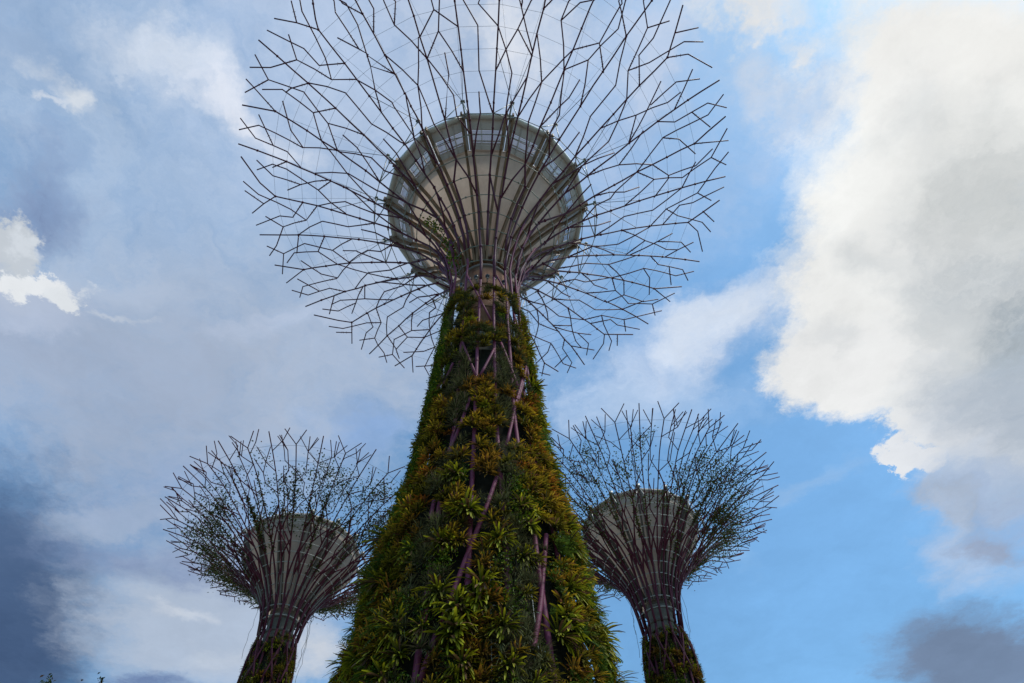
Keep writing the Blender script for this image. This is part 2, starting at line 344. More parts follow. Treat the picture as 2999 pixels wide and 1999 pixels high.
# ------------------------------------------------------------------ ground
def build_ground():
    g = MB(); n = 24; R = 4000
    vs = [(0, 0, 0)]; fs = []
    for j, rr in enumerate((30, 120, 600, R)):
        for k in range(n): a = 2 * math.pi * k / n; vs.append((rr * math.sin(a), rr * math.cos(a), 0))
    for k in range(n): fs.append((0, 1 + (k + 1) % n, 1 + k))
    for j in range(3):
        for k in range(n): k2 = (k + 1) % n; fs.append((1 + j * n + k, 1 + j * n + k2, 1 + (j + 1) * n + k2, 1 + (j + 1) * n + k))
    g.add(vs, fs); o = g.build('ground', flat('grass_ground', (0.09, 0.09, 0.06), 0.95, 0, 0.35, 0.6, 0.1), smooth=False); tag(o, kind='structure')
    p = MB(); prof = [(0.0, 0.02), (16, 0.02), (16, -0.01)]
    p.rev([(5.9, 0.01), (70.0, 0.01), (70.0, -0.05)], 64)
    o = p.build('plaza_paving', flat('granite_paving', (0.24, 0.215, 0.19), 0.8, 0, 0.2, 2.0, 0.3), smooth=False); o.location = (CX0, CY0, 0.004); tag(o, kind='structure')
DC = 17.0; AZC = D2R(-4.25); CX0, CY0 = DC * math.sin(AZC), DC * math.cos(AZC)
build_ground()

# ------------------------------------------------------------------ the near tree
PROF = [(.108,1.60),(.102,1.70),(.0978,1.786),(.1101,1.858),(.1265,1.939),(.151,2.013),(.1856,2.07),(.2335,2.116),(.2845,2.158),(.3387,2.199),(.3937,2.243),(.4501,2.285),(.5065,2.327),(.5665,2.366),(.628,2.404),(.688,2.438),(.7455,2.466),(.801,2.487),(.87,2.507),(.96,2.528)]
PIPE = [(.40,-.09),(.30,.15),(.235,.3),(.20,.4),(.1834,.5734),(.175,.64),(.169,.70),(.1655,.77),(.155,.83),(.148,.875),(.139,.93),(.132,.984),(.127,1.046),(.123,1.114),(.119,1.186),(.113,1.33),(.109,1.40),(.105,1.47),(.103,1.58),(.100,1.70),(.0978,1.786),(.1101,1.858)]
SURF = [(.44,-.09),(.34,.15),(.27,.3),(.235,.4),(.2164,.5734),(.208,.64),(.202,.70),(.1985,.77),(.188,.83),(.18,.875),(.17,.93),(.162,.984),(.156,1.046),(.151,1.114),(.147,1.186),(.140,1.33),(.135,1.40),(.128,1.47),(.127,1.58),(.118,1.70),(.104,1.79)]
def PT(a, s):
    r, z = lerp_prof(PROF, s); return pol(r * DC, a, z * DC + 1.6)
NET = """r -150.7,3 -150.7,6 -151.3,7 -151.7,8 -151.2,8.3 -151.8,9 -151.9,10 -152,10.7 -151.6,11.3 -151.8,12 -151.5,12 -151.5,13 -151.3,14 -151.3,15 -151.2,16.3 -151.3,17 E
s -151.9,10 -152.4,10.2 -155.3,11 -157.3,12 -160,12.8 -162.8,14 -163.4,14
s -151.4,14 -157.4,12
s -151.4,15.2 -154.3,16.2 -154.2,16.7 E
s -151.5,13 -146.6,14.5 -147,14.5 -145.5,15 -142.4,16.2
s -145.5,15 -145.7,17.2 -147,17.6 E
s -151.5,13 -145.7,14 -142.7,13 -139.9,12
s -145.7,14 -146.5,14.5 -148.7,16 -149,17.2 -148.1,17.5 E
s -151.1,16.3 -148.3,17.3 E
s -151.9,12 -150.9,11.6 -146.6,10
s -151.4,8.3 -146.2,10 -146.5,10 -145.4,11.8 -145.6,12 -142.7,13 -139.6,14
s -146.2,10 -144.8,9 -141,8.2 -140.8,8
r -140.7,3 -140.7,6.6 -140.4,7 -141.3,7.3 -140.8,8 -140.9,9 -140.7,10 -140.1,11 -139.9,12 -139.8,13 -139.7,14 -139.7,15 -139.7,16.2 -139.9,17.2 -141,17.6 -142.8,18.1 -143.3,18.2 E
s -140.4,7 -135.3,6 -127.9,5.1
s -139.9,17.2 -137.2,18.1 -134.4,18.8
s -137.2,18.1 -139.6,18.7 E
s -139.7,15 -133.8,16 -134.1,17.2 -131.5,18.8
s -139.7,14 -133.6,15 -135.5,15.6 -136.5,16 -139.8,18.2 -141.1,18.5 E
s -133.6,15 -130.8,17.2 -134,18.1
s -130.8,17.2 -125.3,18.1 -122.7,18.8
s -140.7,10 -139.5,10.2 -133.9,12 -134,13 -134.1,14 -128.2,16
r -130.1,3.8 -129.7,3.9 -128,5.1 -126.8,6 -128.9,7 -129.8,8 -130.6,8.2 -129.6,9 -129.4,10 -128.7,11 -128.5,12 -128.2,13 -128.2,14 -128.1,15 -128.1,16 -128.2,17.2 -128.7,18.9
s -128.1,16 -124,16.8 -122.3,17
s -128.2,14 -122.3,15 -122.4,16 -122.5,17.2 -119.8,18.1
s -122.3,15 -118.2,14.3 -116.4,14
s -128.5,12 -122.6,14 -125.4,16 -122.6,18 -125.7,18.8
s -122.6,18 -117.2,18.7
s -122.6,14 -117,13
s -133.8,11 -134.3,10 -132.7,9 -130.7,8.2
s -129.4,9 -128.1,9 -123.4,10 -123.7,11 -117,12.8 -116.9,13
r -126.8,3 -126.8,6 -121.9,7 -117.5,8 -117.1,9 -117,10 -117.2,11 -116.8,12 -116.8,13 -116.4,14 -116.5,15 -116.5,16 -116.6,17.2 -114.3,18.7
s -117.5,8 -111.2,7 -101.2,6.2
s -116.6,17.2 -119.4,18.5 -120,18.8
s -116.3,14 -114.9,13.3 -110.9,12 -108.5,11 -105.8,10
s -116.7,13 -111.1,15 -114,16 -120,17
s -111,15 -111.4,17.9 -108.6,18.7
s -117.1,10 -120.5,11 -122.7,12 -122.8,13
r -90.9,3 -96.4,3.4 -99,4.3 -99.9,5.4 -101.3,6 -103.4,6.5 -105.4,7.5 -105.7,8 -105.8,9 -105.5,10 -105.3,10.4 -104.9,13 -104.6,15 -104.8,16 -104.9,17 -105.3,18.7
s -104.6,15 -104.8,15 -107.7,16 -107.8,17 -108,18 -111.3,18.7
s -107.8,17 -113.9,18
s -104.8,16 -101.8,17
s -105.3,13 -99.3,15 -96.3,16
s -99.3,15 -99.5,17 -102.6,17.9
s -104.8,13 -99.6,13.8
s -100.1,17.9 -102.7,17 -102.6,16 -100.5,14.4 -99.6,13.8 -96.6,13 -94,12
s -105.8,8 -104.6,8.4 -99.8,10 -99.3,11 -99.2,12 -93.5,14
s -105.5,12 -104.7,11.4 -100.5,10 -98.4,9 -95.2,8
s -105.1,14 -111.3,12 -111.7,11 -112.2,10 -114.5,9.2 -116.7,8.4 -117.4,8
r -94,3 -94,7 -94.9,8 -95.3,9 -94.5,10 -93.7,12 -93.7,13 -93.7,14 -93.5,15 -93.5,16 -93.7,17 -96.8,17.8 -102.5,18.6
s -93.7,17 -91.2,17.8 -88.5,18.5
s -91.2,17.8 -94.2,18.6
s -93.4,15 -87.9,16 -88,17 -85.3,18.5
s -93.4,14 -87.5,15 -90.4,16 -93.6,18 -96.5,18.6
s -87.5,15 -84.7,17 -87.7,17.9
s -84.7,17 -79.3,17.9 -76.8,18.5
s -94.3,10 -90.2,11.2 -88.2,12 -88.2,13.8 -82.2,16
r -76.2,3 -76.2,5.2 -79.5,6.3 -82.5,7 -83.4,8 -83.7,9 -83.5,10 -83.1,11.4 -82.4,13 -82.2,15 -82.2,17 -82.7,18.5
s -82.1,16 -76.3,16.8
s -82.1,14 -76.3,15 -76.5,17 -73.9,17.8
s -76.3,15 -71,14 -65.3,12 -60.3,10
s -82.5,12 -76.8,13.8 -79.3,15.8 -76.7,17.7 -71.1,18.4
s -76.7,17.7 -79.5,18.4
s -76.8,13.8 -71.5,13
s -83.6,9 -78.1,10 -78,11 -71.5,13
s -88.6,11 -89,10 -87.2,9 -85,8.2 -83.7,8
s -71.4,10 -72.3,10.3 -76.1,11.7 -77,12 -76.8,13
r -78.7,3 -78.7,6.3 -74.3,7.2 -71.5,8 -71.7,8.8 -71.5,10 -71.1,12.3 -71.2,13 -70.7,15 -70.8,17 -74,18.5
s -70.9,8 -64.5,7.2 -57.3,6.6 -48.8,6
s -70.8,17 -68.4,18.5
s -71,13 -65.6,14.7 -68.1,15.8 -70.5,16.2 -73.8,16.8
s -65.4,14.8 -65.6,16.5 -65.9,17.8 -63.3,18.4
s -71.2,8.3 -66.4,10 -65.8,12 -59.8,14
r -56.1,3 -56.1,6.7 -59.3,7.4 -60.2,8.2 -60.2,10 -60,11.6 -60,13 -59.6,13.7 -59.8,15 -59.7,16.2 -60.3,18.5
s -59.8,15 -62.6,16 -62.8,17 -63,17.9 -66,18.5
s -62.8,17 -68.6,17.8
s -59.5,16.2 -55.1,17.7
s -59.6,13.3 -54.4,15 -51.6,16.2
s -54.3,15 -54.5,17 -57.4,17.8
s -60.4,13 -54.6,14
s -49.2,12 -54.5,14 -57.4,16 -57.4,17
s -59.8,8.2 -55.1,10 -54.6,12 -49,14
s -48.8,14 -43.1,15 -40.5,17 -38.3,17.4 -35.3,17.8 -32.9,18.4
s -40.5,17 -43.3,17.9
s -43.2,15 -46.1,16 -47.9,17.2 -49.2,17.9 -52.1,18.4
s -60.5,12 -59.4,11.2 -56.4,10 -51.2,8.2
r -39.4,3 -39.4,6.5 -43.2,6.6 -49.6,7 -50.5,8 -49.7,10 -49.1,12 -49.1,14 -49,16.2 -49.1,17 -52,17.6 -57.1,18.5
s -49.1,17 -44.1,18.4
s -46.5,17.7 -49.5,18.4
s -49,15 -43.6,16 -43.6,17 -41,18.4
s -49.3,10 -43.5,12 -43.6,14 -38.2,16
r -38.7,3 -38.7,6.6 -39,7.5 -39.6,8.2 -39.3,8.8 -38.7,11 -38.3,13 -37.9,14.2 -38.1,16 -38.1,17.3 -38.4,18.4
s -39.8,8 -44.8,9.8 -44.2,11
s -38.9,9 -33.1,9.8 -33.3,10.8 -26.6,13.3 -22.1,15 -22.4,17.7 -20.2,18.3
s -38.5,12 -33,14 -35.5,16 -32.9,17.6 -27.7,18.3
s -32.9,17.6 -35.7,18.3
s -33,14 -27.7,13
s -38,16 -32.8,17
s -37.9,14.2 -32.5,15 -32.9,17
s -32.5,15 -27.4,14.2 -26,13.6 -23.8,12.8 -20.7,11.6
s -33,17 -30.5,17.7
r -29.9,3 -29.9,8 -27.2,9.5 -27.4,11 -27.4,13 -27.4,14.2 -27.4,16 -27.5,17 -30.4,18.4
s -27.5,17 -24.9,18.4
s -25.1,9.5 -28.3,10.4 -30.9,11.4 -32.7,12.2 -32.5,13.2
s -22.1,15 -24.9,16 -30.4,17
s -15.2,16.8 -21.7,17.5 -24.9,17.9
r -177.7,0.6 -177.7,1.7 -176.6,2.9 -175.2,4 -175.5,5 -174.8,5.8 -175.1,6 -175.3,7 -175.3,8 -175.6,9 -175.5,9.7 -175.2,10.4 -175.2,10.6 -175.1,12 -175.1,14 -175,15.2 E
s -175.1,6 -163.8,8
s -175.6,8 179.2,10 179.4,10.5 179.5,11
r -157.5,3 -157.5,7 -163.9,8 -163.4,9 -163.7,10 -163.6,10.4 -163.5,12 -163.5,13 -163.3,14 -163.4,15 -163.3,15.8 E
s -163.7,8 -160.8,9 -158,10 -157.8,11 -157.4,12
s -163.8,10 -168.3,11.5 -168,11.4 -169.6,12 -169.7,13
s -163.4,13 -157.5,15 -157.4,16.3 E
s -157.5,15 -160.1,16 E
s -163.7,13 -169.1,14 -171.1,15.4 E
s -169.1,14 -175.1,12
s -163.3,14 -169.1,15 -169,15.5 E
s -169.1,15 -175.2,14
s -163.5,13 -169.9,11 -169.6,10 -175.4,9
r 173.3,3 173.3,7 173.1,8 173,9.3 173.1,10 173.2,10.5 173.1,12 173.1,14 173.2,15.2 E
s 173.3,7 165.1,5.5 161.6,5.1
s 173.4,10 175.2,10.5 179.2,12 179.1,14 -177.3,15.2 E
s 172.9,8 169.6,9 167.5,10
s 173.1,14 178.8,15 E
s 173.1,12 167.2,14 164.9,15.4 E
s 167.2,14 161.5,13
r 161.1,0.8 160,2.3 160.4,3.5 161.2,4.9 161.3,6 160.5,6 161.5,7 161.9,8 161.7,9.3 161.5,10 161.3,10.8 161.3,12 161.4,13 161.4,14 161.2,15.2 161.3,15.6 E
s 161.5,10 158.5,11 155.6,12 151.2,13.4 149.5,14
s 161.8,8.2 167.3,10 167.4,10.6 167.1,12 173.1,14
s 167.3,10 165,10.7 161.3,12
s 161.6,13.2 164.5,14 167.1,15 167.8,15.3 E
s 167.1,15 167.1,15.3 E
s 161.3,14 155.6,12
s 161.2,15.2 159.5,15.8 E
s 155.5,12 155.6,11 156,10 154.2,9.2 150,8
s 160.4,6 150.1,8
r 143.4,3 143.4,7 150,8 149.6,9 149.9,10 149.5,11.3 149.6,13 149.5,14 149.9,16.2 149.9,16.7 E
s 149.9,10 145.4,11.4 143.7,12 143.7,12 143.3,13
s 149.5,13 147.2,12 144.1,11 144.2,10 138.9,9
s 149.7,13 155.8,15 155.5,16 E
s 155.7,15 152.7,16.2 150.3,16.6 E
s 149.5,13 143.9,14 142.6,15 141,16.2 143.2,17.5 E
s 143.9,14 141,13 138.2,12
s 149.5,14 143.4,15 143.6,17.2 143.5,17.3 144,17.4 E
s 143.4,15 137.7,14
r 141.5,1.6 138.6,2.6 137.1,4 136.2,5 137,6 138.4,7 139,8 138.9,9 138.7,10 138.2,12 138.3,13.2 138.1,14 138,15 138.2,16.2 138.2,17.3 138.3,18.2 E
s 138.9,8 138.4,8.4 135.5,9 132.8,10 132.6,11
s 138.2,16.2 142.5,17 144.5,17.3 E
s 138.1,16.2 135.5,15 132.2,14 132.4,13 132.7,12 127.2,10
r 126.7,3 126.7,7 127.2,8 126.9,9 127.1,10 126.7,11 126.5,12 126.4,13 126.5,14 126.5,15 126.4,16.2 126.6,17.2 129.6,18.1 132.6,18.9
s 129.6,18.1 126.9,18.9
s 126.6,17.2 123.9,18.1 118.1,18.7
s 126.6,7 121.1,6 113.4,5
s 127.6,8 123.5,9 121.1,10 115.1,12
s 132,15 135.2,17.3 139.8,18 E
s 135.2,17.3 132.4,18.2
s 132,15 129,16.2 126.7,18.2 123.9,18.8
s 132,15 126.4,14 120.3,12 120.3,12 121,10 117.5,8.7 116.4,8.4
s 126.5,15 132.4,16 132.5,17.2 135.3,18.7 E
s 126.5,12 120.5,14 117.2,16 117.4,17
s 120.4,14 114.7,13
s 114.6,13 119.4,14.7 123.1,16.2
s 119.8,15 120.3,17 117.5,18.1
r 111.7,2.3 113.5,3.3 111.3,5 112.6,6.2 114.5,7 115.9,8 116.4,8.4 115.5,9 115.1,10 115.1,10.5 114.3,12 114.4,13 114.3,14 114.4,15 114.4,16 114.6,17.2 114.8,18.8
s 114.3,15 111.3,16 111.3,17.2 111.4,18.1 108.4,18.8
s 111.3,17.2 105.6,18
s 114.4,16.2 117.6,17.2 120.4,18
s 115.1,10 109.7,12 102.8,14
s 109.7,12 114.8,14
r 112.6,3 112.6,6.2 110.3,6.6 104.2,8 103.9,9 103.8,10 103.2,11.4 103,12 103.1,13 102.8,14 102.8,15 103,16 103.1,17 106.6,18.7
s 103.1,17 100.9,18.7
s 103.3,13 106.6,14 109.1,15 108.7,17 108.7,18 111.5,18.8
s 109,15 106.2,16 100.3,17
s 102.9,13 97.6,14 94.7,16 98,17.9 103.8,18.7
s 98,17.9 95.2,18.6
s 102.7,14 96.9,15 97,17 100.1,18
s 96.8,15 96,15 91.1,14
s 88.2,6.2 97.2,7 104.4,8 109,9.3 110.2,10 110.2,10
s 93.9,9 98.6,10 98.3,11 100.2,11.4 103.2,13
s 103.7,10 101.3,11 97.9,12 97.2,13
r 98.8,2.3 96.9,3.2 90.5,4.2 88.9,5.3 90.5,6.3 92.2,7 93.6,8 93.6,9 93.3,10 92.9,10.3 92.4,11 91.9,12 91.8,13 91.6,14 91.5,15 91.6,16 91.8,17 92.3,18.6
s 92.1,12 97.6,14
s 91.6,16 95.3,16.5 98.1,17
s 91.6,16 89.1,15 86.5,14 87.2,12 81.7,10
s 93.6,8 90.3,9 87.4,10 87.2,11
r 81,3 81,7 81.6,8 82.1,9 81.7,10 81.5,10.4 81.2,11 81,12 80.8,13 80.6,14 80.4,15 80.4,16 80.5,17 83.5,17.8 86.4,18.5
s 83.5,17.8 80.7,18.5
s 80.5,17 77.9,17.8 72.3,18.5
s 80.5,15 86.2,16 86.4,17 89.7,18.6
s 80.2,14 85.8,15 89.1,17.2 94.9,18.1 98.2,18.7
s 89.1,17.2 86.5,18.1
s 85.8,15 82.9,16 80.5,17.9 77.9,18.5
s 70.8,8.4 75.4,10 74.9,10.7 74.5,12 80.2,14
s 82.1,8 75.6,10 69.6,12
s 81,12 75,14 71.6,16 71.8,17 74.6,17.8
s 75,14 69.5,13
s 80.6,7 73.7,6.2 64.5,5.5
r 62.1,3 62.1,5.8 67,6.5 69,7 70.5,8.4 70.4,9.5 69.7,10.6 69.6,11 69.1,13 68.9,15 69,17 69.4,18.6
s 68.8,15 66.1,16 66.1,18 63.5,18.6
s 66.1,17 60.8,17.9
s 68.9,16.2 71.8,17
s 69.2,13.3 74.3,15 77.1,16
s 74.3,15 74.3,17 71.6,17.9
s 69.4,14 64.4,12 65.1,10 61.2,8
s 64.2,12 58,14
s 66.3,6.6 59.4,8
r 51.2,3 51.2,7.2 59,8.2 58.9,10 58.4,10.7 58,13 57.9,14.8 57.9,17 61.3,18.5
s 57.9,17 56.1,18.5
s 58.3,13 64,15 63.8,17.8 66.4,18.6
s 63.8,15 60.9,16 55.5,17
s 57.8,13 53,14 49.9,16 53.2,17.7 58.9,18.4
s 53.2,17.7 50.6,18.4
s 58.1,14 52.3,15 52.6,17 55.3,17.8
s 52.3,15 46.8,14.2
s 47.2,16 53,17
s 58.5,10.2 52.9,12 52.5,13.3
s 50,9 54.2,10 53.6,11 58.5,13
r 47.6,3 47.6,6.6 49,7.5 49.2,9 48.4,10 47.6,12 47,14 47.3,14 47.2,16 47.4,18.5
s 48.4,8 43.4,10 42.9,11
s 47.8,12 52.9,14 53,14
r 42.9,3 42.9,5.1 38.4,6.4 38.3,8 37.8,10 36.8,12 36.3,14 36.5,15 36.4,16 36.6,17 42.3,18.4
s 36.7,17 34.3,17.7 28.8,18.4
s 39.3,17.7 36.8,18.4
s 37.8,10 43,12 42.2,14 47.2,16
s 36.3,14.2 41.5,15 44.4,17 52.7,18.5
s 44.4,17 41.7,17.9
s 36.5,15 41.9,16 41.7,17 44.7,18.4
s 41.4,15 39.1,16 36.6,17.9 34,18.4
s 36.7,12 31.2,14 29.6,14.8 28.1,16 28.1,17
s 37.5,8 31.5,10 26.1,12
s 25.9,8 31.5,10 30.9,12.2 36.3,14.2
r 25.9,3 25.9,6.7 25.5,7.5 26.8,8.6 26.3,10 25.8,12.2 25.9,13 25.4,15.2 25.8,16.3 25.8,18.5
s 26.3,10 20.8,12.2 15.5,14
s 21.4,12 25.9,14
s 26.1,13 31.1,14
s 25.8,13.2 30.6,15.2 33.5,16.2
s 30.6,15.2 30.8,17 28,17.9
s 25.8,16.3 30.8,17.8
s 25.4,15.2 22.9,16.2 23,18 20.3,18.6
s 22.8,17.2 17.7,17.9
s 18.4,8.3 19.8,9 22,9.8 21.4,12
r 15.5,3 15.5,11.7 15.4,14.2 15.1,16 15.3,17.2 18.1,18.3
s 15.3,17.2 13.1,18.3
s 14.2,12.4 16,13.2 20.5,15 17.9,16 12.9,17
s 20.5,15 20.5,17.8 23.2,18.5
s 12.8,18 15.5,18.4"""
PIPES = """v 208.6,1.802 206.8,1.602
v 224.1,1.531 209.1,1.425
v 206.5,1.363 207.4,1.268 208.1,1.167
v 183.3,1.687 181.7,1.43
v 183,1.301 182.4,1.198
v 159.9,1.786 161.5,1.597 161.1,1.398
v 163.2,1.324 162.8,1.198
v 161.3,1.149 160.5,1.1
v 139.8,1.692 140.4,1.578 141,1.453 142.9,1.37 141.8,1.245 140.1,1.164
v 110.4,1.8 83.7,1.795 109.9,1.616 114.3,1.487
v 114.4,1.317 112.7,1.205
x 204.7,1.702 167.3,1.437
x 201.2,1.34 182.9,1.185
x 164,1.299 178.9,1.188
x 155.5,1.336 136.8,1.174
x 116.2,1.312 143.9,1.095
x 211.8,1.267 221.2,1.203
x 157.8,1.69 140.9,1.601
x 130.1,1.519 120.5,1.471
v 206.4,1.063 206.1,0.986 204.8,0.874
x 187.7,1.108 198,0.986 202.2,0.942
v 162.5,1.154 160.8,1.104
v 162.8,1.003 161.5,0.935
v 183.9,0.986 181.3,0.847 181.6,0.764
x 128.4,1.234 142.6,1.118 156.9,0.953
v 142.4,1.088 142.3,0.987
x 166,0.853 173.9,0.758 180.4,0.688
x 204.9,0.806 204.2,0.757
v 144.3,0.748 144.4,0.712
x 174.6,0.754 182.7,0.663 191.1,0.553
x 192.8,0.538 197.2,0.471
v 203.6,0.651 202.5,0.591 203,0.532 203.2,0.485
v 182.4,0.638 181.6,0.604
x 137.2,0.743 146.2,0.617 152.4,0.538 154.3,0.515
v 144,0.625 143.8,0.562 144,0.48"""
PLANTS = """172.8,26.8,0.34,t 210.8,27.29,0.39,t 231.2,27.52,0.28,c 194.3,25.87,0.33,t 136.2,27.15,0.37,t 154.6,25.8,0.38,t 193.6,24.28,0.42,g 152.2,25.11,0.30,c 152.7,23.97,0.34,b 207.1,23.05,0.37,o 172.6,22.6,0.48,o 137.1,23.17,0.45,o 116.7,25.49,0.33,o 209.5,21.96,0.36,g 134.5,21.95,0.38,b 234.2,22.51,0.29,o 217.8,21.28,0.27,c 128.1,21.09,0.29,b 224.4,20.75,0.23,o 203.5,19.14,0.27,o 208.1,18.55,0.35,y 179.4,19.23,0.18,b 166.4,19.22,0.29,b 179.1,18.55,0.33,y 171.7,17.91,0.31,g 138.5,18.72,0.36,y 230.4,26.25,0.27,c 231.7,25.2,0.27,c 192.6,20.08,0.22,a 194.5,19.4,0.22,a 188.8,21.06,0.23,a 185.3,19.07,0.21,a 189.9,18.51,0.21,a 157.8,18.88,0.19,a 158.5,20.27,0.20,a 156.6,18.38,0.19,a 192.8,18.17,0.21,a 173.8,18.13,0.31,g 167.7,17.27,0.47,y 137.3,18.61,0.41,y 214.4,17.48,0.31,y 204.7,17.04,0.23,r 206.6,15.85,0.35,y 174.5,16.3,0.29,o 171.8,15.57,0.25,o 128.6,17.41,0.38,b 126.9,16.73,0.37,r 146.6,14.76,0.37,y 133.6,15.04,0.35,y 170.9,14.59,0.42,b 184.8,13.51,0.31,y 190.5,13.1,0.39,y 191.5,12.67,0.25,g 191.4,12.2,0.35,b 194.7,11.76,0.46,g 154.5,13.16,0.40,g 149.2,12.99,0.43,g 127.5,13.25,0.45,o 138.7,13.15,0.17,Y 160.5,11.9,0.16,Y 221.8,13.2,0.35,g 215.8,13.45,0.13,Y 191.6,15.7,0.22,a 189.6,15.3,0.19,a 191.5,14.93,0.20,a 187.3,14.64,0.20,a 192.9,16.39,0.19,a 188.1,16.56,0.19,a 197.1,18.35,0.24,a 190.6,17.97,0.21,a 156.7,18.74,0.19,a 157.3,18.2,0.19,a 162,15.57,0.22,a 154.1,15.68,0.24,a 159.1,15.27,0.20,a 155.3,15.12,0.20,a 176.4,13.42,0.18,a 173.8,13.18,0.18,a 177.2,12.63,0.15,a 173.3,12.2,0.16,a 171.9,11.83,0.17,a 175.9,11.36,0.16,a 159.9,14.35,0.16,a 163.3,13.92,0.16,a 156.5,14.21,0.16,a 194.4,11.62,0.48,g 157.2,11.19,0.41,g 177.1,9.73,0.54,g 167.1,9.1,0.43,g 202.8,9.96,0.36,o 173.9,10.68,0.27,o 168.9,10.58,0.30,o 211.3,11.03,0.29,y 164.9,9.85,0.18,Y 135.4,10.26,0.41,y 136.4,10.71,0.32,f 142.2,11.03,0.26,f 143.8,9.75,0.24,f 142.9,9.2,0.45,g 207.2,8.55,0.53,g 181.3,8.14,0.42,g 166.4,8.02,0.47,g 162.8,8.39,0.34,y 225.2,8.71,0.46,o 132,8.68,0.45,o 223.8,9.83,0.38,y 155.8,9.68,0.34,a 191.4,9.91,0.33,a 191.8,9.07,0.23,a 194.5,8.64,0.26,a 186.3,8.03,0.22,a 173.9,11.29,0.20,a 174.5,11.64,0.19,a 176.5,11.02,0.20,a 152.2,10.74,0.25,a 141.7,11.92,0.20,a 153.3,8.15,0.26,a 222.3,8.71,0.14,Y 218.7,13.07,0.35,y 106.3,14.27,0.46,y 224,11.16,0.30,g 198.3,9.22,0.32,g 171.1,7.83,0.33,o 155.5,7.78,0.34,g"""
def srad(s): return 0.045 + 0.025 * max(0, min(1, (12 - s) / 10.0)) ** 1.2
def ticks(mb, p, q, r, k0=0.10, n=5):
    d = (q - p); Ln = d.length; t = d.normalized(); x = t.orthogonal().normalized(); y = t.cross(x)
    for i in range(n):
        c = p + t * (0.25 + k0 * Ln + i * 0.13)
        if (c - p).length > Ln * 0.9: break
        a = i * 1.3
        e = x * math.cos(a) + y * math.sin(a)
        mb.tube([c - e * (r + 0.055), c + e * (r + 0.055)], 0.011, 4)
def side_poly(P):
    # vertices (angle, s) -> points; long runs follow the curved surface ring by ring
    out = []
    for i, (a, s) in enumerate(P):
        if i:
            a0, s0 = P[i - 1]; n = max(1, int(round(abs(s - s0) / 1.0))) if abs(s - s0) > 1.6 else 1
            for k in range(1, n): u = k / n; out.append((a0 + adiff(a, a0) * u, s0 + (s - s0) * u))
        out.append((a, s))
    return out
